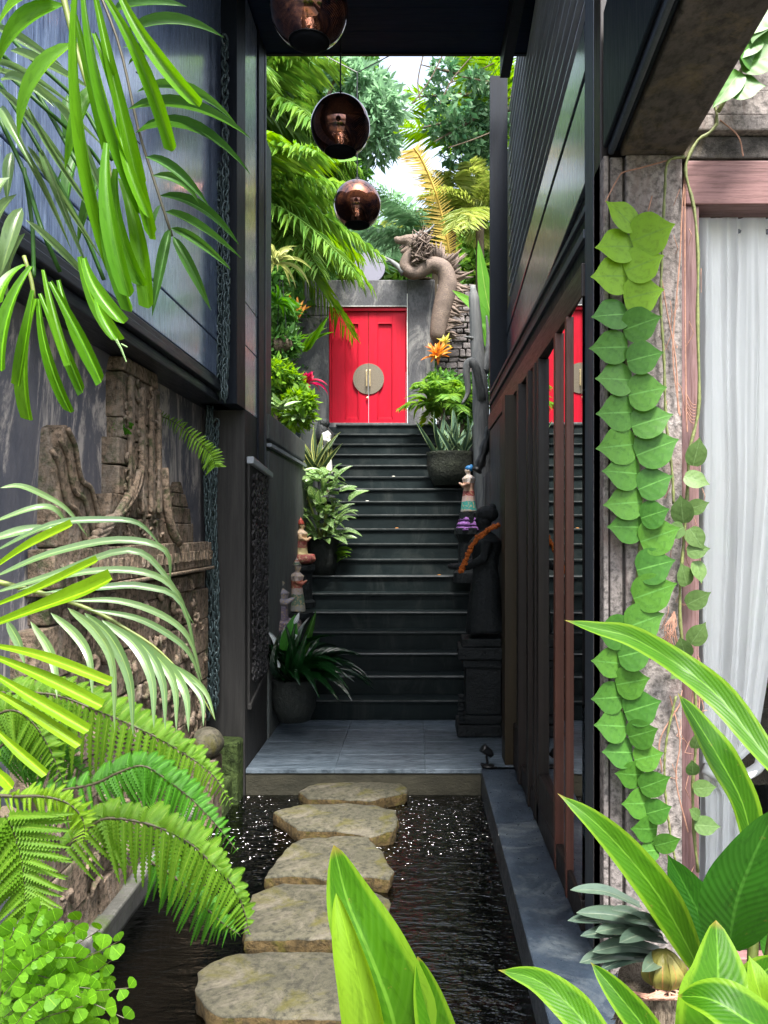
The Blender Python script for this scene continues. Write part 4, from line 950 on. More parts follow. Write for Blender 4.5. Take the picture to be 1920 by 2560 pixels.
tag(b.build('marigold_garland', M['marigold'], smooth=True), 'orange marigold garland draped over the black guardian statue', 'garland')

# ------------------------------------------------------------------ plant pots and plants on the stairs
def vrot(az, el): return Vector((math.cos(az) * math.cos(el), math.sin(az) * math.cos(el), math.sin(el)))
def rosette(parent, c, n, L, W, el, key, mat, az=(0, 6.283), droop=.0, name='leaf', stemr=0, spread=.02, jitter=.25, arch=True, stemmat=None):
    for i in range(n):
        a_ = az[0] + (az[1] - az[0]) * ((i * .618) % 1 if az[1] - az[0] > 6 else (i + .5) / n) + rnd(-.15, .15)
        e_ = rnd(*el); l_ = L * rnd(1 - jitter, 1 + jitter * .5); d_ = vrot(a_, e_)
        base = Vector(c) + Vector((rnd(-spread, spread), rnd(-spread, spread), 0))
        if stemr:
            s0 = base; base = base + d_ * l_ * stemr + Vector((0, 0, l_ * stemr * .4))
            b = MB(); b.tube([s0, s0.lerp(base, .5) + Vector((0, 0, l_ * .05)), base], .006, 5); b.build('stalk', stemmat or M['rachis'], parent)
        tip = base + d_ * l_ + Vector((0, 0, -droop * l_))
        up = Vector((0, 0, 1)); nrm = (up - d_ * .0 + Vector((rnd(-.3, .3), rnd(-.3, .3) - .25, 0))).normalized()
        if abs(d_.z) > .8: nrm = Vector((rnd(-.6, .6), -1, .2))
        leafobj(name, key, mat, parent, base, tip, W * rnd(.8, 1.15), nrm)
def pot(parent_name, lab, c, r, h, mat, cat='pot'):
    t = thing(parent_name, lab, cat, c); b = MB()
    b.lathe(c, [(r * .72, 0), (r * .95, h * .3), (r * 1.04, h * .6), (r * .98, h * .9), (r * 1.03, h), (r * .9, h * 1.01), (r * .86, h * .9)], 26, jit=.08); b.build('pot_body', mat, t, smooth=True)
    b = MB(); b.lathe(Vector(c) + Vector((0, 0, h * .88)), [(r * .86, 0), (r * .4, .02), (.001, .025)], 20); b.build('soil', M['soil'], t)
    return t
c1 = P(808, 1436, 8.62); pot('plant_pot', 'dark round pot holding the variegated broad-leaved plant', c1, .17, .40, M['pot'])
t = thing('variegated_plant', 'bushy plant with cream-speckled broad leaves in the dark pot on the left of the stairs', 'plant', c1 + Vector((0, 0, .38)))
b = MB()
for k in range(5):
    b.tube([c1 + Vector((rnd(-.05, .05), rnd(-.05, .05), .3)), c1 + Vector((rnd(-.2, .2), rnd(-.2, .1), rnd(.6, .95)))], .012, 6)
b.build('stem', M['rachis'], t)
for k in range(150):
    a_ = rnd(0, 6.283); zz = rnd(.36, 1.12); rr = rnd(.05, .52) * (1 - abs(zz - .72) * .9)
    base = c1 + Vector((math.cos(a_) * rr * .6, math.sin(a_) * rr * .6 - .03, zz)); d_ = vrot(a_, rnd(-.5, .7))
    leafobj('leaf', 'ovate', M['l_dieff'], t, base, base + d_ * rnd(.16, .27), rnd(.07, .11), (rnd(-.4, .4), -.6, 1))
for k in range(18):
    a_ = rnd(-1.2, .8); base = c1 + Vector((.15, -.05, .2 + rnd(-.08, .1))); d_ = vrot(a_, rnd(-.2, .5))
    leafobj('leaf', 'lance', M['l_fern'], t, base, base + d_ * rnd(.12, .2), .035, (0, -.5, 1))
# glossy dark plant at the foot of the stairs
c2 = P(735, 1800, 6.55); pot('plant_pot', 'low dark pot in the shade at the foot of the stairs', c2, .18, .34, M['pot'])
t = thing('dark_glossy_plant', 'dark strap-leaved plant with white glints at the foot of the stairs', 'plant', c2 + Vector((0, 0, .3)))
rosette(t, c2 + Vector((0, 0, .32)), 34, .62, .085, (.25, 1.35), 'lance_arch', M['l_dark'], droop=.15)
rosette(t, c2 + Vector((.02, -.02, .32)), 12, .62, .075, (-.1, .4), 'lance_arch', M['l_dark'], az=(-1.2, .7), droop=.1)
for (a_, b_) in (((705, 1540), (770, 1500)),): pass
leafobj('leaf', 'blade', M['l_mid'], t, P(750, 1640, 6.5), P(790, 1525, 6.45), .07, (.3, -1, .2))
leafobj('leaf', 'ovate', leafm('l_green_big', (.02, .12, .01), (.04, .18, .02), trans=.15), t, P(715, 1640, 6.45), P(738, 1535, 6.45), .14, (.1, -1, .2))
for q in ((735, 1560, 748, 1530), (690, 1620, 665, 1575), (738, 1600, 737, 1585), (735, 1645, 755, 1640), (700, 1670, 675, 1640)): 
    leafobj('leaf', 'lance', leafm('l_white_glint', (.45, .5, .52), (.6, .65, .66), trans=.2), t, P(q[0], q[1], 6.4), P(q[2], q[3], 6.4), .035, (0, -1, .4))  # white leaf-shaped pieces painted in as glints of light
# snake plant and rhizome plants, left of the upper steps
def snake(lab, c, n, L, W, mat, spread, el=(1.0, 1.5)):
    t = thing('snake_plant', lab, 'plant', c)
    for i in range(n):
        a_ = rnd(0, 6.283); d_ = vrot(a_, rnd(*el)); base = Vector(c) + Vector((rnd(-spread, spread), rnd(-spread, spread) * .6, 0))
        leafobj('leaf', 'blade', mat, t, base, base + d_ * L * rnd(.65, 1.1), W, (rnd(-.5, .5), -1, .1))
    return t
snake('yellow-edged sword leaves of a snake plant on the left ledge', P(790, 1185, 9.0), 22, .52, .055, M['l_snake'], .10, (.8, 1.45))
pot_c = P(1128, 1214, 10.2)
pot('stone_trough', 'large mossy round stone pot on the right of the upper steps', pot_c, .30, .42, M['pot_moss'])
snake('pale green snake plant standing in the large mossy stone pot', pot_c + Vector((0, 0, .40)), 30, .56, .06, M['l_snake2'], .2, (.75, 1.5))
# ------------------------------------------------------------------ twisted grey driftwood on the right wall
t = thing('driftwood_trunk', 'tall twisted grey driftwood trunk rising on the right of the stairs', 'driftwood', P(1215, 1400, 8.6))
for i, (pts, rad) in enumerate((
  ([P(1222, 1420, 8.6), P(1215, 1250, 8.7), P(1205, 1100, 8.8), P(1200, 960, 8.9), P(1192, 850, 9.0), P(1186, 760, 9.0), P(1182, 715, 9.0)], [.11, .10, .09, .09, .075, .065, .03]),
  ([P(1205, 1000, 8.8), P(1190, 920, 8.7), P(1172, 905, 8.7), P(1166, 930, 8.7), P(1170, 980, 8.7), P(1155, 1010, 8.65)], [.05, .045, .045, .04, .03, .01]),
  ([P(1212, 930, 8.9), P(1222, 860, 9.0), P(1216, 790, 9.1)], [.05, .035, .01]),
  ([P(1200, 850, 9.0), P(1178, 845, 8.95), P(1162, 842, 8.9)], [.035, .02, .008]),
  ([P(1232, 1400, 8.4), P(1238, 1250, 8.3), P(1236, 1130, 8.3), P(1225, 1080, 8.3)], [.07, .06, .05, .02]))):
    b = MB(); C = crv(pts, 26); n = len(C) - 1; rr = [rad[min(int(k / n * (len(rad) - 1)), len(rad) - 2)] * (1 - (k / n * (len(rad) - 1)) % 1 if k < n else 0) + rad[min(int(k / n * (len(rad) - 1)) + 1, len(rad) - 1)] * ((k / n * (len(rad) - 1)) % 1 if k < n else 1) for k in range(n + 1)]
    rr = [r * (1 + .22 * noise.noise(Vector((k * .5, i * 3, 0)))) for k, r in enumerate(rr)]
    b.tube(C, rr, 10); b.build('trunk' if i == 0 else 'limb', M['drift'], t, smooth='weld')
b = MB(); C = crv([P(1230, 1060, 8.2), P(1215, 1110, 8.2), P(1200, 1160, 8.2), P(1190, 1180, 8.2)], 12)
b.tube(C, [.03 + .03 * abs(math.sin(k)) for k in range(13)], 7); tag(b.build('black_carved_branch', M['black'], smooth=True), 'knotted black branch leaning against the driftwood trunk', 'branch')

# ------------------------------------------------------------------ rubble wall behind the dragon
t = thing('rubble_wall', 'stacked rubble stone pier behind the dragon sculpture', 'wall', P(1150, 1040, 12.4))
z = 3.2
while z < 5.5:
    h_ = rnd(.07, .14); x = .30
    while x < .86:
        w_ = rnd(.10, .26); b = MB(); b.box(x, min(x + w_, .9) - .012, 12.45 - rnd(0, .05), 12.8, z, z + h_ - .012, .014)
        b.build('stone', M['rock'], t, bevel=.015); x += w_
    z += h_
# ------------------------------------------------------------------ dragon sculpture
t = thing('dragon_sculpture', 'carved wooden dragon coiling up over the gate wall with antlers and spiny back', 'sculpture', P(1105, 870, 12.1))
def DP(x, y, dd=0): return P(880 + x / 4.608, 560 + y / 4.608, 11.95 + dd)
spine = [DP(1010, 1400, .1), DP(985, 1290), DP(1010, 1100), DP(1055, 900), DP(1100, 720), DP(1090, 600), DP(1040, 510), DP(930, 470), DP(840, 510), DP(760, 560), DP(680, 560), DP(615, 500), DP(625, 420), DP(680, 330), DP(720, 250), DP(700, 190)]
rad = [.03, .10, .115, .125, .125, .12, .115, .105, .095, .085, .085, .08, .075, .07, .075, .06]
C = crv(spine, 90); rr = []
rad = [r_ * 1.14 for r_ in rad]
for k in range(91):
    u = k / 90 * 15; i = min(int(u), 14); rr.append(rad[i] * (1 - (u - i)) + rad[i + 1] * (u - i))
b = MB(); b.tube(C, rr, 16); b.build('body', M['dragon'], t, smooth='weld')
for k in range(4, 80, 1):
    T = (C[k + 1] - C[k - 1]).normalized(); nrm_ = T.cross(Vector((0, -1, 0))).normalized()
    if k > 62: nrm_ = nrm_
    base = C[k] + nrm_ * rr[k] * .8
    for s_ in range(2):
        b = MB() if s_ == 0 else b; tipv = nrm_ * rnd(.12, .30) + T * rnd(-.10, .12) + Vector((0, rnd(-.08, .08), 0))
        b.tube([base, base + tipv * .5 + Vector((0, 0, rnd(-.02, .03))), base + tipv], [.035, .024, .004], 5)
    b.build('spine_scale', M['dragon'], t, smooth=True)
b = MB(); b.ball(DP(720, 220), (.14, .11, .12)); b.tube([DP(720, 200), DP(620, 185), DP(540, 190), DP(500, 175)], [.11, .08, .055, .05], 10); b.tube([DP(700, 270), DP(620, 300), DP(560, 325)], [.08, .05, .025], 8); b.ball(DP(660, 165), .04); b.ball(DP(600, 165), .03)
b.ball(DP(500, 172), (.028, .03, .028)); b.build('head', M['dragon'], t, remesh=.012, smooth='weld')
b = MB()
for pts in (([DP(740, 180), DP(830, 110), DP(900, 60), DP(950, 0)]), ([DP(700, 160), DP(680, 140), DP(610, 145), DP(560, 165)]), ([DP(830, 110), DP(850, 60)]), ([DP(720, 150), DP(760, 110), DP(780, 90)])):
    b.tube(crv(pts, 6), [.028, .025, .022, .019, .016, .011, .004], 6)
b.build('antler', M['drift'], t, smooth=True)
b = MB()
for i in range(150):
    a_ = rnd(-.6, 2.2); p0 = DP(rnd(690, 850), rnd(140, 440), rnd(-.15, .1)); b.tube([p0, p0 + Vector((rnd(-.02, .09), rnd(-.08, .05), rnd(-.05, .08))), p0 + Vector((rnd(-.08, .2), rnd(-.12, .05), rnd(-.14, .16)))], [.024, .018, .005], 5)
for i in range(12):
    p0 = DP(rnd(600, 720), rnd(190, 300)); b.tube([p0, p0 + Vector((-rnd(.06, .14), -.03, -rnd(.03, .10)))], [.02, .004], 5)
b.build('mane', M['dragon'], t, smooth=True)
b = MB(); b.tube(crv([DP(600, 560), DP(530, 490), DP(440, 420), DP(340, 360)], 8), [.07, .055, .045, .04, .035, .03, .022, .015, .006], 7); b.build('foreleg', M['drift'], t, smooth=True)
b = MB()
for q in range(3): b.tube([DP(440, 420), DP(380 - q * 20, 400 + q * 18), DP(350 - q * 30, 385 + q * 28)], [.02, .014, .004], 5)
b.build('claw', M['drift'], t, smooth=True)
b = MB(); b.box(.01, .2, 11.98 + .2, 12.5, 5.501, 5.535, .006); b.build('stone_base', M['carved'], t, bevel=.01)

# added red shapes just under the surface, standing in for the door's reflection
red_reflection = plain('koi_red', (.30, .02, .015), .4, var=.6, scale=9)
for i, (x, y, a_) in enumerate(((1015, 2105, 1.8), (1035, 2330, 1.2), (1060, 2205, .5), (1095, 2490, 2.4), (1180, 2500, 2.9))):
    c = onz(x, y, -.215); b = MB(); T = Vector((math.cos(a_), math.sin(a_), 0)); S_ = Vector((-T.y, T.x, 0))
    C = crv([c - T * .13, c - T * .07 + S_ * .01, c, c + T * .08, c + T * .12], 14)
    b.tube(C, [max(.003, .02 * math.sin(math.pi * (.12 + .88 * k / 14)) ** .8) for k in range(15)], 10)
    t = thing('koi_fish', ['red koi swimming beside the second farthest stone', 'red koi left of centre in the open water', 'red koi just right of the third stone', 'red koi in the rippled water near the bottom', 'red koi nearest the ledge at the bottom of the view'][i], 'fish', c, 'red koi in the pond')
    b.build('body', red_reflection, t, smooth=True)
    b = MB(); b.prism([c - T * .12, c - T * .19 + S_ * .04, c - T * .165, c - T * .19 - S_ * .04], (0, 0, -.004)); b.build('tail', red_reflection, t)
    for s_ in (-1, 1): b = MB(); b.prism([c + T * .04 + S_ * s_ * .02, c + T * .01 + S_ * s_ * .07, c - T * .01 + S_ * s_ * .03], (0, 0, -.003)); b.build('fin', red_reflection, t)

# ================================================================== BACKGROUND GREENERY
import numpy as np
def frond_mb(mb, base, d, L, droop, n, ll, lw, side=1.0, hang=.35, nseg=12):
    """palm frond: rachis with leaflets on both sides, appended to mb"""
    base = Vector(base); d = Vector(d).normalized(); C = []
    for i in range(nseg + 1):
        t = i / nseg; C.append(base + d * L * t + Vector((0, 0, -droop * L * t * t)))
    mb.tube(C, [max(.004, .02 * (1 - i / nseg)) * max(.6, L / 2) for i in range(nseg + 1)], 5)
    for k in range(n):
        t = .12 + .88 * (k + .5) / n; u = t * nseg; i = min(int(u), nseg - 1); p = C[i].lerp(C[i + 1], u - i)
        T = (C[min(i + 1, nseg)] - C[i]).normalized(); S = T.cross(Vector((0, 0, 1))); S = S.normalized() if S.length > .05 else Vector((1, 0, 0)); U = S.cross(T)
        l_ = ll * (math.sin(math.pi * (.1 + .86 * t)) ** .6) * rnd(.85, 1.1)
        for s_ in (-1, 1):
            dr = (S * s_ * side + T * rnd(.5, .95) + U * rnd(-.25, .35)).normalized()
            q = p + dr * l_ + Vector((0, 0, -hang * l_)); mid = p + dr * l_ * .5 + Vector((0, 0, -hang * l_ * .2)); w = (q - p).cross(U).normalized() * lw * .5
            mb.add([p, mid + w, q, mid - w], [(0, 1, 2), (0, 2, 3)])
def palm(name, lab, c, h, nf, L, mat, ll=.5, lw=.04, el=(-.1, 1.2), droop=.45, n=30, az=(0, 6.283), lean=(0, 0), trunk_r=.08, cat='palm tree', group=None, mat2=None, hang=.35):
    c = Vector(c); t = thing(name, lab, cat, c, group); top = c + Vector((lean[0], lean[1], h))
    b = MB(); C = crv([c, c.lerp(top, .5) + Vector((lean[0] * .2, 0, 0)), top], 10); b.tube(C, [trunk_r * (1.15 - .03 * i + .06 * (i % 2)) for i in range(11)], 10); b.build('trunk', M['bark'], t, smooth=True)
    for i in range(nf):
        a_ = az[0] + (az[1] - az[0]) * ((i * .618) % 1) + rnd(-.15, .15); b = MB()
        frond_mb(b, top + Vector((rnd(-.04, .04), rnd(-.04, .04), 0)), vrot(a_, rnd(*el)), L * rnd(.75, 1.1), droop, n, ll, lw, hang=hang)
        b.build('frond', mat2 if mat2 and i % 5 == 0 else mat, t, smooth='keep')
    return t
def leaves_np(cl, n, size, ar=.45, seed=0):
    """n small folded leaves spread over clumps cl = [(centre, radius)]"""
    rg = np.random.default_rng(seed); cs = np.array([c for c, r in cl]); rs = np.array([r for c, r in cl])
    k = rg.integers(0, len(cl), n); u = rg.normal(size=(n, 3)); u /= np.linalg.norm(u, axis=1)[:, None]
    r = rs[k] * rg.uniform(.35, 1.05, n) ** .6; p = cs[k] + u * r[:, None] * np.array([1, 1, .75])
    d = u * .6 + rg.normal(size=(n, 3)) * .7 + np.array([0, 0, -.25]); d /= np.linalg.norm(d, axis=1)[:, None]
    w = np.cross(d, rg.normal(size=(n, 3)) + np.array([0, 0, 1.2])); w /= np.linalg.norm(w, axis=1)[:, None]
    s = size * rg.uniform(.6, 1.25, n)[:, None]; nn = np.cross(d, w)
    v = np.stack([p, p + d * s * .5 + w * s * ar * .5 + nn * s * .06, p + d * s, p + d * s * .5 - w * s * ar * .5 + nn * s * .06], 1).reshape(-1, 3)
    i = np.arange(n) * 4; f = np.stack([i, i + 1, i + 2, i, i + 2, i + 3], 1).reshape(-1, 3)
    return v, f
def foliage(name, cl, n, size, mat, parent=None, ar=.45, seed=0):
    v, f = leaves_np(cl, n, size, ar, seed); loc = rootloc(parent); v = v - np.array(loc)
    me = bpy.data.meshes.new(name); me.vertices.add(len(v)); me.vertices.foreach_set('co', v.ravel().astype(np.float32))
    me.loops.add(len(f) * 3); me.loops.foreach_set('vertex_index', f.ravel().astype(np.int32))
    me.polygons.add(len(f)); me.polygons.foreach_set('loop_start', (np.arange(len(f)) * 3).astype(np.int32))
    try: me.polygons.foreach_set('loop_total', np.full(len(f), 3, np.int32))
    except Exception: pass
    me.update(calc_edges=True); me.materials.append(mat); o = bpy.data.objects.new(name, me); col.objects.link(o)
    if parent: o.parent = parent
    o['kind'] = 'stuff'; return o
def tree(name, lab, c, top, clumps, n, size, mat, seed, trunk_r=.12, ar=.45, cat='tree', group=None):
    """clumps: list of (centre, radius); limbs run from the trunk top to each clump"""
    c = Vector(c); top = Vector(top); t = thing(name, lab, cat, c, group); b = MB()
    b.tube(crv([c, c.lerp(top, .5) + Vector((.06, .05, 0)), top], 8), [trunk_r * (1.2 - .06 * i) for i in range(9)], 9); b.build('trunk', M['bark'], t, smooth=True)
    for i, (cc, r) in enumerate(clumps):
        if i % 2 == 0:
            b = MB(); cc = Vector(cc); m_ = top.lerp(cc, .5) + Vector((rnd(-.2, .2), rnd(-.2, .2), rnd(-.1, .25)))
            b.tube(crv([top, m_, cc, cc + (cc - m_) * .4], 10), [max(.008, trunk_r * .5 * (1 - k / 11)) for k in range(11)], 6); b.build('limb', M['bark'], t, smooth=True)
    foliage('crown', [(tuple(cc), r) for cc, r in clumps], n, size, mat, t, ar, seed); return t
def clump_px(pts, D, r, js=.4):
    return [(P(x, y, D + rnd(-js, js)), r * rnd(.75, 1.25)) for x, y in pts]
foliage('foliage', [((rnd(-11, 11), -5.6 + rnd(-.4, .4), rnd(.1, 1.9)), .7) for _ in range(120)], 9000, .5, M['f_mid'], gwl, .6, 99)
random.seed(21)
gr = 'trees and palms of the garden behind the gate'
# dense leafy tree filling the left of the opening
tree('leafy_tree', 'dense dark green tree filling the upper left of the opening behind the lamps', P(690, 900, 13.5), P(700, 520, 13.6),
     clump_px([(x + rnd(-20, 20), y + rnd(-20, 20)) for x in (620, 680, 740, 800, 860) for y in (160, 240, 330, 420, 500)], 14.2, .50, .8), 15000, .19, M['f_dense'], 3, group=gr)
tree('leafy_tree', 'pale blue-green leafy tree behind the middle lamp', P(760, 900, 12.9), P(780, 480, 12.9),
     clump_px([(700, 200), (760, 180), (850, 170), (900, 200), (940, 220), (880, 260), (930, 300), (940, 360), (870, 350), (960, 260), (700, 300), (670, 420), (640, 350), (720, 560), (800, 560), (660, 640)], 12.9, .34, .5), 6500, .21, M['f_pale'], 5, ar=.3, group=gr)
tree('leafy_tree', 'tree with dark oval leaves hanging over the upper right against the white sky', P(1420, 900, 15), P(1330, 260, 15),
     clump_px([(1105, 175), (1150, 150), (1190, 200), (1225, 160), (1100, 240), (1140, 265), (1180, 290), (1215, 250), (1130, 330), (1170, 350), (1205, 330), (1230, 380), (1100, 310), (1140, 385), (1190, 400), (1240, 300)], 14.5, .27, .6), 2300, .15, M['f_blue'], 7, ar=.5, group=gr)
tree('leafy_tree', 'sparse yellow-green tree top in the far upper right corner of the opening', P(1500, 900, 19), P(1400, 300, 19),
     clump_px([(1180, 150), (1220, 190), (1240, 240), (1230, 140), (1190, 230), (1240, 480), (1230, 560)], 19, .5, .8), 2500, .2, M['f_mid'], 9, group=gr)
b = MB()
t = thing('hanging_twigs', 'thin bare hanging twigs crossing the white sky', 'branch', P(1080, 150, 14))
for pts in (((1060, 130), (1045, 200), (1050, 250)), ((1110, 130), (1075, 200), (1030, 260), (1000, 285)), ((1180, 140), (1130, 200), (1100, 260)), ((1250, 150), (1190, 180), (1120, 210)), ((1230, 330), (1180, 350), (1120, 370))):
    b = MB(); b.tube(crv([P(x, y, 14) for x, y in pts], 8), .012, 5); b.build('twig', M['bark'], t)
# palms on the left
palm('feather_palm', 'bright feather palm arching in from the left above the steps', P(560, 1000, 10.2), 2.6, 16, 2.0, M['f_mid'], .50, .03, (-.2, 1.0), .5, 48, az=(-1.4, 1.2), group=gr, mat2=M['f_lime'], hang=.5)
palm('feather_palm', 'lime feather palm whose hanging fronds reach the top of the gate wall', P(612, 1000, 11.2), 2.55, 17, 1.70, M['f_lime'], .46, .034, (-.3, .9), .55, 44, az=(-1.6, 1.0), group=gr, mat2=M['f_mid'], hang=.7)
palm('feather_palm', 'tall shaded palm with drooping fronds at the far upper left of the opening', P(600, 1000, 12.4), 4.6, 18, 2.1, M['f_mid'], .55, .03, (-.3, 1.0), .5, 46, az=(-1.5, 1.5), group=gr, hang=.6)
palm('feather_palm', 'pale palm behind the farthest lamp with fine spreading fronds', P(900, 900, 18), 2.0, 12, 2.4, M['f_pale'], .7, .035, (0, 1.1), .35, 34, group=gr)
palm('feather_palm', 'yellow-green fan of palm fronds right of the dragon', P(1200, 1000, 14.5), 3.4, 22, 1.5, M['f_yellow'], .46, .02, (-.2, 1.4), .45, 44, group=gr, mat2=M['f_lime'])
palm('feather_palm', 'second yellow-green palm low behind the rubble pier', P(1130, 1000, 15.5), 3.6, 16, 1.4, M['f_yellow'], .42, .02, (-.1, 1.3), .4, 40, group=gr)
palm('coconut_palm', 'tall coconut palm leaning in from the right with long green fronds', P(1290, 900, 15.5), 3.9, 11, 3.0, M['f_lime'], .75, .025, (.2, 1.25), .3, 60, az=(1.6, 4.6), group=gr, hang=.25)
t = thing('golden_frond', 'single upright golden-yellow palm frond against the white sky', 'palm frond', P(1120, 640, 14))
b = MB(); C = crv([P(1125, 640, 14), P(1110, 560, 14), P(1085, 470, 14), P(1055, 400, 14), P(1035, 370, 14)], 20)
b.tube(C, .02, 5); b.build('rachis', M['f_gold'], t)
b = MB()
for k in range(60):
    u = k / 60 * 20; i = min(int(u), 19); p = C[i].lerp(C[i + 1], u - i); T = (C[i + 1] - C[i]).normalized()
    for s_ in (-1, 1):
        l_ = (.45 if s_ < 0 else .28) * rnd(.8, 1.1); S_ = Vector((T.z * s_, rnd(-.3, .3), -T.x * s_)); q = p + (S_ + T * .5).normalized() * l_ + Vector((0, 0, -.1 * l_)); w = Vector((0, 0, .018))
        b.add([p - w, p + w, q], [(0, 1, 2)])
b.build('leaflet', M['f_gold'], t, smooth='keep', kind='stuff')
palm('feather_palm', 'small grey-blue palm fronds fanning left of the golden frond', P(1090, 900, 14.8), 2.2, 10, 1.9, M['f_pale'], .5, .03, (.1, .9), .3, 34, az=(2.2, 4.2), group=gr)
# banana leaf seen under the middle lamp, dark limbs
t = thing('banana_plant', 'banana plant with one broad lit leaf crossing under the middle lamp', 'banana plant', P(640, 900, 11.5))
b = MB(); b.tube([P(640, 980, 11.5), P(650, 420, 11.4)], [.1, .06], 10); b.build('stem', M['rachis'], t)
for pts, w, mt, nr in ((((660, 470), (720, 415), (800, 395), (905, 398)), .36, 'l_banana', (.1, -1, .35)), (((650, 490), (700, 480), (760, 470), (830, 500)), .12, 'l_banana_dk', (.1, -1, .5)), (((650, 470), (690, 440), (745, 400), (790, 385)), .18, 'l_banana_dk', (.0, -1, .2))):
    b = MB(); ribbon(b, [P(x, y, 11.4) for x, y in pts], w, nr, prof_blade, 16, .15); b.build('leaf', M[mt], t, smooth='keep')
t = thing('banana_plant', 'banana plant with upright green leaves on the far right behind the driftwood', 'banana plant', P(1240, 900, 11.0))
for pts, w in ((((1225, 830), (1205, 790), (1180, 760), (1130, 725)), .20), (((1235, 900), (1228, 800), (1212, 720), (1195, 600)), .26), (((1240, 860), (1225, 815), (1205, 795), (1180, 782)), .22), (((1245, 780), (1240, 720), (1235, 640)), .2)):
    b = MB(); ribbon(b, [P(x, y, 11.0) for x, y in pts], w, (-.1, -1, .2), prof_blade, 14, .2, .02); b.build('leaf', M['l_banana'], t, smooth='keep')
b = MB(); b.tube([P(1250, 1000, 11.05), P(1243, 780, 11.0)], [.09, .05], 8); b.build('stem', M['rachis'], t)
t = thing('dark_branch', 'thick shaded branch reaching in from the left behind the lamps', 'branch', P(640, 490, 11))
b = MB(); b.tube(crv([P(620, 505, 11), P(700, 492, 11), P(760, 470, 11), P(830, 475, 11)], 10), [.07, .07, .065, .06, .055, .05, .045, .04, .03, .025, .015], 8); b.build('limb', M['bark'], t, smooth=True)
# hedge masses, left bed
def shrub(lab, c, cl, n, size, mat, seed, ar=.4, name='shrub', group=None): 
    t = thing(name, lab, 'shrub', c, group); b = MB()
    for cc, r in cl[::2]:
        b.tube([c, Vector(c).lerp(cc, .6) + Vector((rnd(-.05, .05), 0, 0)), cc], [.02, .012, .006], 5)
    b.build('stem', M['bark'], t); foliage('foliage', [(tuple(cc), r) for cc, r in cl], n, size, mat, t, ar, seed); return t
gs = 'shrubs in the left planting bed'
shrub('dense dark shrub against the left edge of the opening above the side wall', P(690, 1060, 9.2), clump_px([(670, 700), (690, 780), (700, 860), (670, 900), (700, 950), (670, 1000), (720, 1000)], 9.6, .24, .3), 4200, .13, M['f_dense'], 11, group=gs)
shrub('yellow-speckled croton shrub left of the red door at step height', P(720, 1080, 9.4), clump_px([(690, 930), (720, 960), (750, 1000), (700, 1010), (740, 1040)], 9.3, .18, .2), 1500, .11, M['f_lime'], 12, group=gs)
shrub('dark hedge mass behind everything on the left of the gate', P(600, 1040, 12), clump_px([(640 + 45 * i, 640 + 75 * j) for i in range(4) for j in range(5)], 12.9, .5, .4), 9000, .17, M['f_dense'], 13, group=gs)
shrub('leafy shrub right of the gate wall behind the potted palm', P(1150, 1080, 11.4), clump_px([(1110, 960), (1150, 980), (1100, 1010), (1160, 1040), (1190, 1000), (1220, 950), (1230, 850)], 11.6, .2, .2), 2600, .12, M['f_dense'], 14)
g = MB()
foliage('far_foliage', [(P(560 + 45 * i, 620 + 60 * j, 20 + rnd(-1, 1)), .75) for i in range(17) for j in range(5)], 30000, .3, M['f_mid'], None, .4, 15)['label'] = 'mass of far garden greenery seen low between the trees'
# bromeliads, striped spider-like rosettes, pink cordyline
def rose(name, lab, c, n, L, W, el, key, mat, **k):
    t = thing(name, lab, 'plant', c); rosette(t, c, n, L, W, el, key, mat, **k); return t
rose('bromeliad', 'orange-red bromeliad high on the left above the hanging dark pot', P(738, 800, 9.8), 16, .30, .05, (.4, 1.5), 'blade', M['l_orange'])
rose('bromeliad', 'green bromeliad below the orange one on the left', P(730, 870, 9.7), 18, .30, .06, (0, 1.2), 'blade', M['l_bright'])
rose('cordyline', 'bright pink-leaved plant left of the red door', P(768, 960, 9.8), 20, .26, .045, (-.2, 1.3), 'lance_arch', M['l_pink'], droop=.3)
rose('variegated_palm_lily', 'cream striped narrow-leaved rosette at the left edge of the opening', P(685, 660, 9.0), 26, .40, .04, (-.3, 1.2), 'lance_arch', leafm('leaf_striped', (.25, .30, .10), (.40, .42, .18), trans=.3, veins=0), droop=.35)
rose('variegated_palm_lily', 'second striped rosette under the first at the left edge', P(690, 760, 9.1), 20, .34, .045, (-.4, .9), 'lance_arch', M['l_fern_dk'], droop=.35)
rose('broad_leaf_plant', 'single long bright leaf pointing at the door from the left plants', P(762, 880, 9.9), 5, .5, .07, (.5, 1.1), 'blade', M['l_bright'], az=(-.4, .6))
rose('aglaonema', 'pale grey-green broad leaves spilling over the left wall top', P(750, 1050, 9.2), 26, .26, .09, (-.2, .9), 'ovate', M['l_pale'], droop=.1)
rose('aglaonema', 'pale-leaved low plant nearer the post on the left wall top', P(705, 1025, 8.4), 16, .22, .07, (0, 1.0), 'ovate', M['l_dieff'])
t = thing('hanging_pot', 'dark coconut-shell pot hanging among the left leaves', 'pot', P(705, 868, 9.3)); b = MB(); b.ball(P(705, 862, 9.3), (.13, .12, .11)); b.build('bowl', M['bark'], t, smooth='weld')
b = MB(); b.tube([P(692, 850, 9.3), P(700, 700, 9.3)], .006, 4); b.tube([P(718, 850, 9.3), P(706, 700, 9.3)], .006, 4); b.build('wire', M['black'], t)
rose('orange_bromeliad', 'cluster of orange and yellow bromeliad leaves at the foot of the dragon', P(1095, 895, 11.5), 30, .26, .05, (-.3, 1.3), 'blade', M['l_orange'])
rose('orange_bromeliad', 'pale yellow bromeliad above the orange cluster', P(1112, 865, 11.6), 12, .18, .05, (0, 1.4), 'blade', leafm('leaf_pale_yellow', (.45, .42, .08), (.6, .55, .15), trans=.3, veins=0))
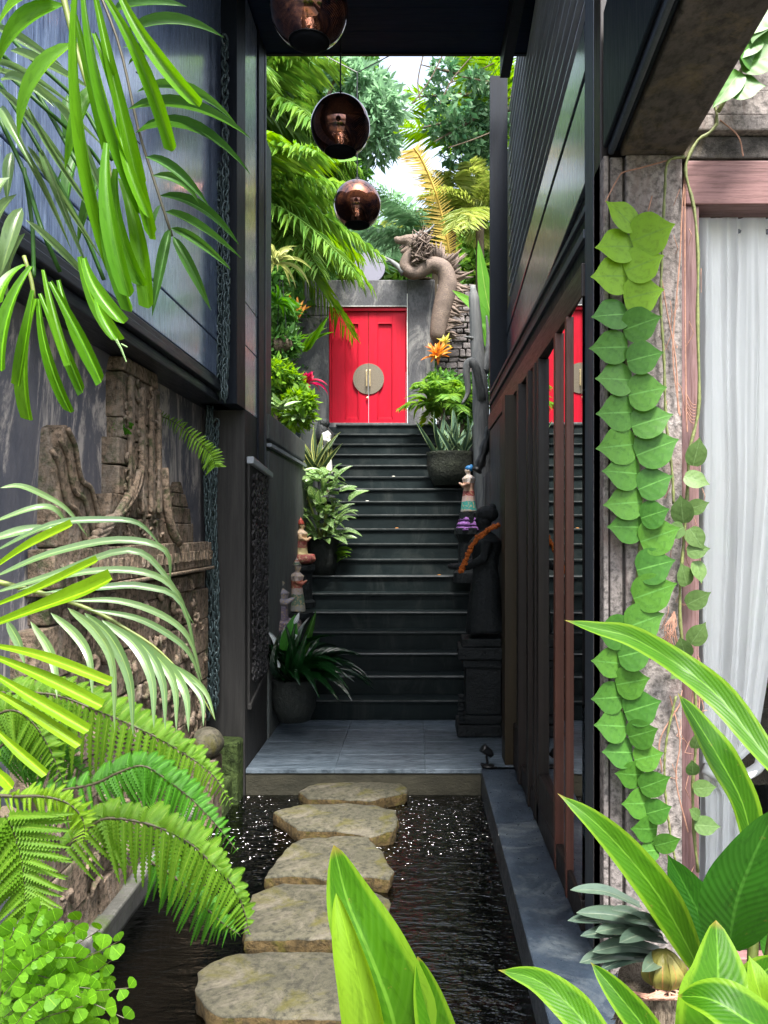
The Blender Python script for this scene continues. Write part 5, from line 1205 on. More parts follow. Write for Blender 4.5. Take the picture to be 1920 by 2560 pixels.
palm('potted_palm', 'bushy potted palm right of the red door', P(1108, 1075, 10.9), .30, 20, .85, M['f_mid'], .22, .035, (.2, 1.4), .5, 24, trunk_r=.03, cat='plant', mat2=M['f_lime'])
rose('fern_clump', 'bright green fern-like clump hanging left of the potted palm', P(1075, 1010, 11.2), 24, .42, .07, (-.4, .9), 'lance_arch', M['l_fern'], droop=.3)
t = thing('glass_planter', 'small square pale planter under the potted palm', 'planter', P(1117, 1075, 10.7)); b = MB(); b.box(*(lambda c: (c.x - .11, c.x + .11, c.y - .1, c.y + .1, c.z - .02, c.z + .12))(P(1117, 1075, 10.7))); b.build('box', M['pot'], t, bevel=.008)

# ================================================================== NEAR PLANTS
def ff(x, y, d): return P(x, y, d)
def frond3(plant, pts, d, name='frond'):
    pass
def c1p(x, y): return (x / 2.37, y / 2.37)
random.seed(5)
def leaflets(parent, L, d0, key, mat, dd=.12, sc=2.37, ox=0, oy=0, arch=.08):
    """L: (base x, base y, tip x, tip y, width) in zoomed photo units"""
    for (bx, by, tx, ty, w) in L:
        db = d0 + rnd(-dd, dd); dt = db + rnd(-dd, dd)
        pb = P(ox + bx / sc, oy + by / sc, db); pt = P(ox + tx / sc, oy + ty / sc, dt)
        leafobj('leaflet', key, mat, parent, pb, pt, w / sc * db / 2000 * 1.08, (rnd(-.25, .25), -1, rnd(.1, .6)))
# -- tall palm leaning over the top left
tp = thing('cane_palm', 'bright green palm with broad torn leaflets hanging into the upper left', 'palm', P(150, -60, 1.25))
b = MB(); b.tube(crv([P(140, -80, 1.2), P(160, 0, 1.2), P(190, 120, 1.2), P(245, 300, 1.2), P(270, 400, 1.2), P(300, 560, 1.2)], 16), [.006 - .0003 * i for i in range(17)], 6); fr = b.build('frond', M['rachis'], tp, smooth=True)
leaflets(fr, [(330, -30, -20, 170, 125), (390, 25, -15, 400, 130), (465, 250, 110, 835, 115), (580, 500, 385, 1015, 100)], 1.18, 'lance', M['l_top'], .03)
leaflets(fr, [(460, -40, 700, 1640, 70), (500, -40, 870, 1280, 75), (560, -40, 900, 1420, 70), (610, -40, 1020, 900, 80), (700, -60, 1185, 640, 80), (430, 30, 640, 900, 60), (640, 850, 770, 1760, 95), (690, 1000, 850, 1700, 95), (720, 1060, 880, 1830, 90), (640, 880, 780, 1850, 80), (820, 1000, 915, 1420, 45), (700, 700, 890, 1300, 55), (560, 200, 850, 1100, 70)], 1.12, 'cut', M['l_top'], .05)
# -- second palm: darker leaflets crossing to the right in front of the boards
t2 = thing('cane_palm', 'darker green palm frond with narrow leaflets spreading right over the navy boards', 'palm', P(200, -60, 2.3))
b = MB(); b.tube(crv([P(240, -40, 2.2), P(300, 120, 2.2), P(345, 320, 2.2), P(385, 450, 2.2), P(430, 590, 2.2)], 14), .004, 6); fr = b.build('frond', M['rachis_dk'], t2, smooth=True)
leaflets(fr, [(660, 80, 1110, 40, 95), (730, 210, 1330, 225, 85), (730, 280, 1010, 400, 45), (760, 385, 1030, 400, 45), (810, 545, 1400, 735, 65), (750, 650, 1490, 825, 75), (800, 790, 1490, 1040, 65), (860, 930, 1240, 1225, 60), (900, 1040, 1180, 1210, 55), (940, 1160, 1420, 1455, 60), (975, 1255, 1435, 1535, 48), (1010, 1350, 1370, 1600, 50), (1025, 1400, 1250, 1840, 60), (640, 960, 460, 1460, 62), (1008, 1350, 900, 1880, 58), (955, 1210, 905, 1410, 32), (470, 900, 390, 1330, 75), (400, 560, 430, 1000, 80), (520, 880, 330, 1100, 40), (800, 850, 770, 1000, 30)], 2.15, 'lance', M['l_mid'], .08)
b = MB(); b.tube(crv([P(340, 180, 2.2), P(380, 215, 2.2), P(400, 290, 2.2), P(398, 318, 2.2)], 10), .002, 5); b.tube(crv([P(285, 260, 2.2), P(310, 320, 2.2), P(350, 360, 2.2)], 8), .002, 5); b.build('tendril', M['black'], fr)
# -- third: dusky palm at the left edge
t3 = thing('cane_palm', 'dusky green palm with long thin stems and hanging leaf fans at the far left', 'palm', P(-60, 200, 1.6))
b = MB()
for pts in (((0, 60), (60, 130), (200, 260), (280, 400)), ((0, 170), (100, 260), (260, 420), (320, 640)), ((0, 210), (80, 340), (200, 560), (260, 700)), ((0, 300), (60, 430), (100, 560), (150, 680)), ((0, 130), (90, 230), (200, 420)), ((60, 420), (80, 560), (85, 690))):
    b.tube(crv([P(x, y, 1.7 + rnd(-.1, .1)) for x, y in pts], 12), .0045, 6)
fr = b.build('stem', M['l_mid'], t3, smooth=True)
leaflets(fr, [(-40, 380, 450, 640, 40), (-40, 420, 640, 900, 34), (-20, 520, 450, 1050, 40), (160, 620, 700, 1450, 32), (40, 760, 430, 1500, 34), (0, 900, -60, 1250, 80), (70, 900, 40, 1200, 60), (60, 1050, -30, 1330, 85), (100, 1150, -20, 1560, 95), (130, 1230, 0, 1640, 90), (150, 1380, 60, 1800, 80), (160, 860, 620, 1560, 36), (300, 600, 690, 1420, 40), (150, 1300, 600, 1740, 45), (240, 880, 540, 1640, 40), (10, 480, 330, 640, 60), (-30, 160, 380, 400, 60), (60, 300, 560, 540, 50), (0, 640, 200, 1000, 55)], 1.65, 'lance', M['l_grey'], .08)
fr = (lambda b: (b.tube(crv([P(60, 640, 1.5), P(78, 700, 1.5), P(85, 745, 1.5)], 6), .004, 6), b)[1])(MB()).build('stem', M['rachis'], t3, smooth=True)
leaflets(fr, [(150, 30, -10, 260, 70), (190, 40, 10, 660, 85), (200, 180, 110, 750, 70), (215, 230, 178, 950, 85), (230, 230, 420, 910, 60), (240, 200, 500, 805, 60), (300, 130, 610, 745, 70), (350, 120, 600, 720, 60), (260, 60, 420, 640, 50), (470, -20, 700, 480, 80), (500, -10, 735, 380, 75), (570, 230, 690, 470, 50)], 1.45, 'cut', M['l_bright'], .06, oy=650)
b = MB(); b.tube([P(288, 845, 1.5), P(303, 872, 1.5), P(316, 905, 1.5)], [.003, .002, .001], 5); b.tube([P(303, 860, 1.5), P(318, 868, 1.5)], .0015, 5); b.build('dry_tip', M['l_pale'], fr)

# -- mid-left arching palm frond
t4 = thing('arching_palm', 'arching grey-green palm frond with yellow-green rolled leaflets on the left above the ferns', 'palm', P(-80, 1480, 1.3))
b = MB(); rc = [P(x / 2.37, 1300 + y / 2.37, 1.35) for x, y in ((-150, 330), (0, 370), (200, 420), (400, 480), (600, 560), (740, 640), (900, 740), (1040, 870), (1180, 1020), (1270, 1180))]
b.tube(crv(rc, 24), [.006 - .00022 * i for i in range(25)], 6); fr = b.build('frond', M['rachis'], t4, smooth=True)
for (pts, w) in ((((-60, 200), (300, 30), (600, 0), (820, 20), (960, 160)), 45), (((-60, 350), (300, 200), (700, 120), (980, 180), (1010, 400)), 50), (((-60, 440), (300, 330), (760, 180), (980, 330), (1150, 620)), 45), (((100, 420), (500, 310), (850, 310), (1050, 430), (1150, 720)), 45), (((250, 430), (600, 400), (850, 395), (1080, 500), (1190, 960)), 45), (((420, 480), (700, 480), (950, 560), (1120, 700), (1200, 960)), 42), (((520, 530), (800, 580), (1000, 680), (1130, 800), (1200, 1000)), 40), (((-60, 120), (150, 60), (350, 40)), 60), (((-60, 20), (200, -70), (330, -60), (420, 60)), 40), (((0, -190), (120, -200), (250, -150), (400, -60), (520, 100)), 38)):
    b = MB(); ribbon(b, [P(x / 2.37, 1300 + y / 2.37, 1.33 + .02 * i) for i, (x, y) in enumerate(pts)], w / 2.37 * 1.35 / 2000, (rnd(-.2, .2), -1, .5), prof_lance, 16, .35); b.build('leaflet', M['l_grey'], fr, smooth='keep')
for (pts, w) in ((((40, 600), (110, 720), (150, 860)), 60), (((180, 600), (290, 760), (330, 900), (340, 1060)), 55), (((300, 550), (450, 680), (530, 820), (550, 1060)), 55), (((400, 520), (570, 660), (670, 860), (680, 1260)), 62), (((500, 550), (660, 700), (770, 950), (790, 1290)), 72), (((600, 590), (800, 740), (900, 950), (912, 1240)), 62), (((680, 630), (860, 760), (965, 960), (980, 1250)), 58), (((740, 660), (930, 810), (1035, 980), (1046, 1260)), 56), (((830, 730), (1000, 870), (1100, 1030), (1118, 1260)), 56), (((960, 820), (1100, 930), (1195, 1060), (1205, 1225)), 40), (((1000, 850), (1130, 930), (1225, 1030), (1277, 1190)), 36)):
    b = MB(); ribbon(b, [P(x / 2.37, 1300 + y / 2.37, 1.34 - .02 * i) for i, (x, y) in enumerate(pts)], w / 2.37 * 1.3 / 2000, (rnd(-.3, .3), -1, .3), prof_lance, 16, .35); b.build('leaflet', M['l_grey'], fr, smooth='keep')
b = MB(); b.tube([P(-30, 1300 + 600 / 2.37, 1.1), P(-10, 1640, 1.1)], .005, 6); fr = b.build('frond', M['rachis'], t4)
for (pts, w) in ((((-80, 320), (150, 170), (430, 30)), 62), (((-80, 530), (250, 400), (580, 240)), 55), (((-80, 640), (250, 520), (500, 430), (665, 350)), 105), (((-60, 740), (250, 810), (660, 965)), 58), (((-60, 800), (250, 930), (605, 1105)), 70), (((-60, 900), (200, 1060), (525, 1250)), 66), (((-60, 1000), (200, 1150), (475, 1335)), 60), (((-60, 1210), (100, 1360), (275, 1510)), 52), (((-60, 1450), (20, 1530), (75, 1590)), 60)):
    b = MB(); ribbon(b, [P(x / 2.37, 1300 + y / 2.37, 1.08 - .015 * i) for i, (x, y) in enumerate(pts)], w / 2.37 * 1.08 / 2000 * 1.1, (rnd(-.2, .2), -1, .7), prof_cut, 12, .7); b.build('leaflet', M['l_yel'], fr, smooth='keep')

# -- ferns on the lower left
def fern(plant, pts, d, n, lens, mat, up=.35, w=.16, ang=90, sides=(1, 1), dd=0, sc=2.37, oy=1860, lean=.2, both=False):
    """pts zoomed photo units; lens = pinna length (photo units) along t as [(t, len)]; pinnae hang to the lower side, shorter on the upper side"""
    C = crv([P(x / sc, oy + y / sc, d + dd * i) for i, (x, y) in enumerate(pts)], 40); b = MB(); b.tube(C, [.004 - .00008 * i for i in range(41)], 6); fr = b.build('frond', M['rachis_dk'], plant, smooth=True)
    for k in range(n):
        t = (k + .5) / n; u = t * 40; i = min(int(u), 39); p = C[i].lerp(C[i + 1], u - i); T = (C[i + 1] - C[i]).normalized()
        for j in range(len(lens) - 1):
            if lens[j][0] <= t <= lens[j + 1][0]: l_ = lens[j][1] + (lens[j + 1][1] - lens[j][1]) * (t - lens[j][0]) / max(1e-6, lens[j + 1][0] - lens[j][0])
        l_ = l_ / sc * d / 2000 * rnd(.84, 1.08)
        down = Vector((T.z, 0, -T.x)); down = down if down.z < 0 or abs(T.z) > .9 else -down
        if both: down = Vector((T.z, 0, -T.x))
        for s_ in (0, 1):
            if not sides[s_]: continue
            m_ = 1 if s_ == 0 else up
            dr = (down * (1 if s_ == 0 else -1) + T * (lean + .15 * t) + Vector((0, 0, (-.35 if s_ == 0 else 0)))).normalized()
            if s_ == 1 and not both: dr = (dr + Vector((0, .9, -.1))).normalized()
            leafobj('pinna', 'pinna', mat, fr, p, p + dr * l_ * m_ + Vector((rnd(-.006, .006), rnd(-.02, .02), rnd(-.004, .004))), l_ * w * 1.3 * (1 if s_ == 0 else 1 / max(.5, m_)), (rnd(-.2, .2), -1, rnd(.2, .6)), zs=l_)
    return fr
fp = thing('tree_fern', 'upper bright fern with long arching fronds below the palm, reaching the rounded boulder', 'fern', P(-60, 2100, 1.75))
fern(fp, [(-60, -400), (300, -390), (560, -300), (900, -150), (1120, -20), (1270, 100), (1375, 270)], 1.95, 44, [(0, 330), (.35, 430), (.6, 350), (.8, 170), (1, 30)], M['l_fern'], .35, .13, oy=1900)
fern(fp, [(200, 300), (540, 240), (700, 170), (850, 130), (1000, 220), (1150, 340), (1290, 490), (1410, 640)], 1.9, 40, [(0, 220), (.5, 330), (.75, 250), (.9, 110), (1, 25)], M['l_fern_dk'], .4, .14)
fq = thing('tree_fern', 'lower spreading fern whose broad frond tips touch the nearest stepping stones', 'fern', P(-40, 2200, 1.6))
fern(fq, [(380, 620), (560, 470), (680, 440), (900, 480), (1100, 570), (1250, 700), (1380, 840), (1450, 1000), (1475, 1130)], 1.62, 44, [(0, 260), (.2, 360), (.45, 400), (.7, 300), (.88, 150), (1, 30)], M['l_fern'], .35, .14)
fern(fq, [(900, 700), (1050, 800), (1200, 950), (1320, 1060), (1420, 1130)], 1.75, 26, [(0, 220), (.5, 230), (1, 40)], M['l_fern_dk'], .5, .16)
fern(fq, [(-80, 300), (100, 310), (250, 310), (380, 340), (460, 400), (500, 480), (495, 590)], 1.5, 34, [(0, 90), (.4, 150), (.8, 110), (1, 25)], M['l_fern_y'], .6, .2)
fern(fq, [(40, 420), (80, 500), (125, 640), (145, 780), (155, 900), (150, 1010)], 1.45, 26, [(0, 420), (.4, 350), (.8, 260), (1, 200)], M['l_fern'], .85, .14, both=True, lean=.45)
fern(fp, [(-60, 60), (100, -40), (260, 0), (400, 100), (560, 220)], 2.05, 30, [(0, 260), (.5, 330), (1, 60)], M['l_fern_dk'], .4, .13)
fern(fp, [(-60, -160), (80, -200), (200, -120), (300, 40), (380, 240)], 1.9, 28, [(0, 260), (.5, 280), (1, 60)], M['l_fern'], .5, .14)
b = MB(); b.tube([P(-60, 2560, 1.75), P(-50, 2200, 1.75), P(20, 2030, 1.7)], [.04, .035, .02], 8); b.build('stem', M['bark'], fp)
# small fern by the relief
f2 = thing('small_fern', 'single small feathery fern frond growing out of the plaster wall behind the relief', 'fern', P(405, 1045, 4.5))
fern(f2, [(400, 605 * 1.0), (410, 605)], 4.6, 1, [(0, 10), (1, 10)], M['l_fern'], 1, .2, oy=800)
C_ = [(955, 605), (1060, 650), (1180, 740), (1290, 840), (1370, 920), (1400, 1010)]
fern(f2, C_, 4.6, 26, [(0, 60), (.5, 120), (1, 130)], M['l_fern'], .7, .2, sc=3.19, oy=850, both=True)
f2.children[-1].location.x += 100 * 4.6 / 2000
b = MB()
t = thing('moss_tuft', 'small tuft of seedlings on the shoulder of the carved tower', 'plant', P(310, 1080, 3.9))
for i in range(26):
    p = P(rnd(295, 335), rnd(1065, 1090), 3.88 - .06); leafobj('leaf', 'ovate', M['l_fern_dk'], t, p, p + Vector((rnd(-.03, .03), -.02, rnd(.0, .04))), .02, (0, -1, 0))
# maidenhair in the lower left corner
mh = thing('maidenhair_fern', 'maidenhair fern with small rounded light green leaflets in the bottom left corner', 'fern', P(-30, 2600, 1.15))
mx_ = MB()
for k in range(84):
    x0, y0 = rnd(-40, 60), rnd(2440, 2640); a_ = rnd(-1.5, .2); x1 = x0 + math.cos(a_) * rnd(120, 260); y1 = y0 + math.sin(a_) * rnd(60, 220)
    if k < 6: x1, y1 = ((300, 2330), (325, 2470), (310, 2545), (250, 2290), (200, 2300), (280, 2400))[k]
    x1 = min(x1, 322); y1 = max(y1, 2275 + max(0, x1 - 160) * .55)
    d = rnd(1.05, 1.2) if k < 24 else rnd(1.15, 1.35); C = crv([P(x0, y0, d), P((x0 + x1) / 2, (y0 + y1) / 2 - 18, d), P(x1, y1, d)], 13)
    b = MB(); b.tube(C, .0006, 4)
    s_ = b.build('stalk', M['rachis_dk'], mh) if k < 24 else mx_.tube(C, .0006, 4, mi=1)
    for j in range(2, 14):
        p = C[j]; T = (C[min(13, j + 1)] - C[j - 1]).normalized()
        for sg in ((1 if j % 2 else -1,) if k < 24 else (1, -1)):
            dr = (Vector((-T.z * sg, rnd(-.5, .3), T.x * sg)) + T * rnd(.2, .8)).normalized(); l_ = rnd(.012, .021)
            nn = (rnd(-.7, .7), -1, rnd(-.2, 1))
            if k < 24: leafobj('leaflet', 'fan', M['l_maid'], s_, p, p + dr * l_, l_ * 1.15, nn)
            else: ribbon(mx_, [p, p + dr * l_ * .5, p + dr * l_], l_ * 1.15, nn, lambda t: min(1, t * 2.2) * (1 if t < .8 else 1 - (t - .8) * 2.5), 4, .1, across=(0, .5, 1))
mx_.build('inner_leaflets', [M['l_maid'], M['rachis_dk']], mh, smooth='keep', kind='stuff')

# ------------------------------------------------------------------ climbing vine on the pillar
random.seed(11)
vn = thing('shingle_vine', 'climbing vine with two overlapping columns of heart-shaped leaves pressed on the pillar', 'vine', P(1560, 1400, 2.95))
Lc = [(1536, 620, 92), (1524, 694, 94), (1523, 709 + 0, 0), (1523, 789, 92), (1523, 871, 92), (1534, 954, 92), (1539, 1034, 92), (1543, 1114, 92), (1552, 1188, 92), (1560, 1258, 90), (1565, 1321, 82), (1530, 1584, 84), (1517, 1662, 80), (1517, 1745, 78), (1525, 1819, 80), (1543, 1884, 76), (1573, 1940, 72), (1590, 2010, 74), (1612, 2074, 62), (1621, 2126, 52)]
Rc = [(1633, 591, 108), (1612, 667, 98), (1608, 737, 96), (1604, 815, 92), (1614, 893, 92), (1617, 978, 92), (1628, 1056, 98), (1641, 1127, 100), (1638, 1214, 84), (1636, 1288, 68), (1647, 1344, 92), (1638, 1415, 92), (1634, 1485, 100), (1612, 1558, 92), (1590, 1632, 88), (1582, 1702, 84), (1604, 1771, 86), (1608, 1834, 74), (1621, 1892, 70), (1636, 1962, 72), (1647, 2027, 64), (1667, 2107, 60)]
b = MB(); b.tube(crv([P(x, y, 2.955) for x, y in ((1590, 560), (1575, 680), (1562, 800), (1568, 900), (1578, 1000), (1588, 1120), (1600, 1200), (1605, 1300), (1598, 1400), (1590, 1480), (1570, 1580), (1550, 1680), (1555, 1800), (1575, 1900), (1610, 1990), (1630, 2080), (1640, 2140))], 60), .008, 6); b.build('stem', M['stem'], vn, smooth=True)
for i, (x, y, w) in enumerate(Lc):
    if not w: continue
    d = 2.93 - .0012 * (i % 5); mt = M['l_vine'] if i > 1 else M['l_vine_new']
    sc_ = 1.0
    leafobj('leaf', 'heart', mt, vn, P(x + w * .5, y - w * .04, d + .012), P(x - w * rnd(.5, .6), y + rnd(-12, 8), d - rnd(.005, .03)), w * 1.02 / 2000 * d * rnd(.92, 1.1), (rnd(-.1, .12), -1, rnd(-.05, .3)))
for i, (x, y, w) in enumerate(Rc):
    d = 2.925 - .0012 * (i % 5) - .012; mt = M['l_vine'] if i > 2 else M['l_vine_new']
    leafobj('leaf', 'heart', mt, vn, P(x - w * .5, y + w * .12, d + .015), P(x + w * rnd(.5, .6), y - w * rnd(.08, .3), d - rnd(.005, .03)), w * 1.0 / 2000 * d * rnd(.92, 1.1), (rnd(-.12, .12), -1, rnd(-.05, .3)))
leafobj('leaf', 'heart', M['l_vine_new'], vn, P(1590, 572, 2.93), P(1513, 502, 2.9), .105, (.1, -1, .2), label='newest yellow-green leaf at the very top of the vine')
v2 = thing('climbing_vine', 'thin vine with small dull leaves along the window frame', 'vine', P(1735, 1500, 2.93))
for pts, r in (([(1745, 120), (1792, 285), (1775, 330), (1745, 350), (1718, 400), (1715, 440), (1735, 520), (1745, 640), (1744, 800), (1748, 1000), (1735, 1080), (1722, 1130), (1720, 1200), (1710, 1350), (1700, 1480), (1705, 1600), (1735, 1700), (1740, 1850), (1732, 1960), (1735, 2080), (1745, 2180)], .006), ([(1712, 392), (1670, 405), (1662, 480), (1655, 640), (1652, 760), (1660, 900), (1665, 1050), (1680, 1180), (1684, 1260)], .0055), ([(1690, 1740), (1665, 1860), (1662, 1960), (1675, 2080), (1690, 2160)], .0045)):
    b = MB(); b.tube(crv([P(x, y, 2.945) for x, y in pts], 60), [r * (1 + .25 * math.sin(k * 1.9)) for k in range(61)], 6); b.build('stem', M['stem'], v2, smooth=True)
for i, (x, y, w, a_) in enumerate(((1738, 1132, 66, 80), (1738, 1201, 58, -20), (1703, 1275, 66, 100), (1742, 1266, 48, 20), (1686, 1327, 50, 200), (1738, 1345, 56, -60), (1742, 1376, 50, 10), (1708, 1437, 56, 110), (1744, 1428, 52, -80), (1742, 1497, 60, 30), (1742, 1584, 60, 60), (1706, 1619, 54, 110), (1740, 1849, 44, 80), (1729, 1918, 40, 100), (1758, 1968, 50, 10), (1734, 2031, 36, 140), (1764, 2062, 56, 0), (1742, 1690, 40, 70), (1690, 1680, 40, 220), (1664, 1640, 44, 200))):
    v = Vector((math.cos(R(a_)), 0, math.sin(R(a_)))); c = P(x, y, 2.925); l_ = w / 2000 * 2.92
    leafobj('leaf', 'heart', M['l_vine_pale'], v2, c - v * l_ * .5, c + v * l_ * .6 + Vector((0, -.02, 0)), l_ * .85, (rnd(-.4, .4), -1, rnd(0, .5)))
b = MB()
for i in range(7): b.tube(crv([P(1715 + rnd(-4, 4), 985 + i * 9, 2.96), P(1730, 1010 + i * 8, 2.95), P(1745, 1012 + i * 7, 2.96)], 5), .0016, 4)
for i in range(16): b.tube(crv([P(1683 + rnd(-5, 5), 1535 + rnd(-10, 10), 2.95), P(1675 + rnd(-16, 16), 1570, 2.94), P(1672 + rnd(-26, 26), 1590 + rnd(0, 40), 2.95)], 5), .0015, 4)
for pts in (((1713, 430), (1705, 520), (1700, 640), (1688, 780), (1682, 900), (1700, 1040)), ((1655, 700), (1668, 780), (1690, 900), (1695, 1020), (1700, 1035)), ((1690, 395), (1600, 420), (1560, 430), (1545, 445), (1513, 505)), ((1712, 440), (1712, 700), (1715, 1000), (1718, 1080)), ((1800, 300), (1845, 340), (1858, 390)), ((1725, 1640), (1732, 1700), (1728, 1800)), ((1745, 1640), (1750, 1720), (1746, 1790)), ((1675, 1740), (1700, 1850), (1690, 1950), (1720, 2080)), ((1700, 1760), (1650, 1850), (1655, 1930)), ((1630, 490), (1612, 560), (1600, 590))):
    b.tube(crv([P(x, y, 2.955) for x, y in pts], 12), .0028, 5)
for i in range(40):
    x = rnd(1660, 1760); y = rnd(380, 2200); b.tube([P(x, y, 2.965), P(x + rnd(-14, 14), y + rnd(10, 40), 2.955), P(x + rnd(-20, 20), y + rnd(30, 80), 2.968)], .0014, 4)
b.build('aerial_roots', M['root'], v2, kind='stuff')
v3 = thing('climbing_vine', 'broad-leaved vine hanging in the upper right corner over the stone lintel', 'vine', P(1900, 0, 2.8))
for (x0, y0, x1, y1, w) in ((1905, 10, 1880, 110, 80), (1900, 150, 1990, 60, 90), (1895, 172, 1840, 105, 60), (1852, 165, 1965, 130, 92), (1822, 225, 1915, 215, 78), (1850, 180, 1780, 272, 62), (1918, 30, 1870, 92, 70), (1890, 95, 1850, 150, 60)):
    leafobj('leaf', 'heart', M['l_vine'], v3, P(x0, y0, 2.86), P(x1, y1, 2.83), w / 2000 * 2.85, (rnd(-.2, .2), -1, .3))
b = MB(); b.tube(crv([P(1960, -40, 2.9), P(1900, 90, 2.9), P(1840, 200, 2.9), P(1795, 280, 2.93)], 16), .008, 6); b.build('stem', M['stem'], v3, smooth=True)

# ------------------------------------------------------------------ big foreground leaves
random.seed(3)
def big(parent, pts, w, d, mat, prof=prof_lance, fold=.25, wav=.0, nrm=(0, -1, .4), n=22, twist=0, roll=0, lab=None):
    ds = d if isinstance(d, (list, tuple)) else [d] * len(pts)
    C = [P(x, y, q) for (x, y), q in zip(pts, ds)]; b = MB(); dm = sum(ds) / len(ds)
    ribbon(b, C, w * dm / 2000, nrm, prof, n, fold, wav, rnd(0, 6), twist=twist, roll=roll, across=(0, .12, .25, .38, .5, .62, .75, .88, 1))
    return b.build('leaf', M[mat], parent, smooth='keep', label=lab)
pc = lambda t: (math.sin(math.pi * min(1, (1 - t) ** .62))) ** .75 if 0 < t < 1 else 0      # widest near the base
ca = thing('canna_plant', 'bright upright canna leaves, one half rolled, rising at the bottom centre', 'plant', P(960, 2750, 1.1))
big(ca, [(1010, 2760), (985, 2560), (930, 2400), (868, 2250), (834, 2112)], 215, [1.12, 1.1, 1.1, 1.12, 1.13], 'l_ginger', lambda t: (min(1, t * 2.5 + .3)) * (1 - t ** 2.2) ** .75, .5, .004, (.35, -1, .35), 30)
big(ca, [(945, 2760), (925, 2600), (900, 2460), (868, 2340), (840, 2232)], 150, [1.06, 1.05, 1.05, 1.06, 1.08], 'l_roll', lambda t: (min(1, t * 3 + .4)) * (1 - t ** 2.6) ** .8, .0, 0, (-.15, -1, .1), 26, roll=1.3)
big(ca, [(1120, 2760), (1095, 2620), (1065, 2490), (1044, 2390)], 120, 1.1, 'l_ginger', lambda t: (min(1, t * 3 + .4)) * (1 - t ** 2.2) ** .8, .7, 0, (.2, -1, .3), 22)
b = MB(); b.tube([P(985, 2900, 1.12), P(985, 2650, 1.12)], .012, 8); b.build('stalk', M['rachis'], ca)
gi = thing('ginger_plant', 'large glossy ginger leaves crowding the lower right corner', 'plant', P(1830, 2700, 1.1))
sp_ = lambda t: (math.sin(math.pi * min(1, (t * .97 + .03) ** .8))) ** .8 * (1 if t < .9 else 1 - (t - .9) * 7) if t < 1 else 0
big(gi, [(1755, 2440), (1700, 2330), (1640, 2230), (1560, 2130), (1480, 2050), (1393, 1983)], 90, [1.25, 1.22, 1.2, 1.2, 1.2, 1.22], 'l_ginger', sp_, .3, .035, (-.3, -1, .8))
big(gi, [(1990, 1980), (1900, 1870), (1800, 1745), (1700, 1665), (1580, 1595), (1490, 1572), (1410, 1550)], 78, [1.05, 1.1, 1.15, 1.2, 1.2, 1.2, 1.2], 'l_ginger', sp_, .3, .04, (-.2, -1, .7))
big(gi, [(1890, 2180), (1860, 2020), (1800, 1900), (1745, 1810), (1694, 1732)], 92, [1.2, 1.2, 1.2, 1.22, 1.24], 'l_ginger', sp_, .3, .035, (.3, -1, .4))
big(gi, [(1822, 2370), (1840, 2260), (1880, 2150), (1945, 2010)], 190, [1.15, 1.12, 1.1, 1.08], 'l_ginger_dk', sp_, .25, .01, (-.2, -1, .1))
big(gi, [(1800, 2420), (1770, 2330), (1720, 2230), (1668, 2135)], 120, [1.3, 1.32, 1.34, 1.35], 'l_ginger_dk', sp_, .3, .01, (-.3, -1, .3))
big(gi, [(1775, 2640), (1790, 2540), (1795, 2440), (1790, 2300)], 225, [1.05, 1.05, 1.08, 1.12], 'l_ginger', prof_ovate, .2, .015, (.1, -1, .3))
big(gi, [(1940, 2640), (1925, 2560), (1895, 2470), (1872, 2388)], 95, [1.0, 1.0, 1.0, 1.02], 'l_roll', sp_, .5, .01, (.2, -1, .2))
big(gi, [(1990, 2630), (1880, 2560), (1780, 2500), (1693, 2490)], 130, [.95, .95, .97, 1.0], 'l_ginger', sp_, .3, .02, (0, -1, 1.2))
big(gi, [(1560, 2680), (1480, 2580), (1420, 2510), (1340, 2450), (1245, 2425)], 88, [1.0, 1.02, 1.05, 1.08, 1.1], 'l_ginger', sp_, .3, .02, (-.1, -1, .8))
big(gi, [(1690, 2680), (1620, 2580), (1540, 2480), (1476, 2405)], 74, [1.05, 1.08, 1.1, 1.12], 'l_ginger', sp_, .4, .012, (-.1, -1, .5))
big(gi, [(1960, 2420), (1935, 2330), (1930, 2250)], 110, 1.2, 'l_ginger_dk', sp_, .3, .01, (.2, -1, .3))
big(gi, [(1850, 2500), (1900, 2440), (1960, 2390)], 90, 1.12, 'l_ginger', sp_, .3, .02, (0, -1, .6))
b = MB()
for q in ((1755, 2440, 1.25), (1890, 2180, 1.2), (1822, 2370, 1.15), (1775, 2640, 1.05), (1990, 1980, 1.05), (1560, 2680, 1.0), (1690, 2680, 1.05)): b.tube(crv([P(1840, 2800, 1.15), P((1840 + q[0]) / 2 + 10, (2800 + q[1]) / 2, 1.15), P(*q)], 8), .008, 7)
b.build('stalk', M['rachis'], gi, smooth=True)
# palm-trunk planter with a grey-green rosette
tk = thing('trunk_planter', 'fibrous brown palm trunk section used as a planter, lower right', 'planter', P(1640, 2560, 1.75))
c = P(1640, 2435, 1.75); b = MB(); b.lathe(c, [(.085, -.75), (.082, -.3), (.084, -.05), (.078, -.005), (.06, .0), (.05, -.02)], 36, jit=.10); b.build('trunk_section', M['trunkpot'], tk, smooth=True)
b = MB()
for i in range(420):
    a_ = rnd(0, 6.283); z_ = rnd(-.3, 0); r_ = .083; b.tube([c + Vector((math.cos(a_) * r_, math.sin(a_) * r_, z_)), c + Vector((math.cos(a_ + rnd(-.1, .1)) * (r_ + rnd(.003, .012)), math.sin(a_) * (r_ + .006), z_ - rnd(.01, .03)))], .0009, 3)
b.build('fibres', M['trunkpot'], tk, kind='stuff')
ro = thing('rosette_plant', 'dusky grey-green strap-leaved rosette with a golden bulb growing in the trunk planter', 'plant', P(1650, 2400, 1.75))
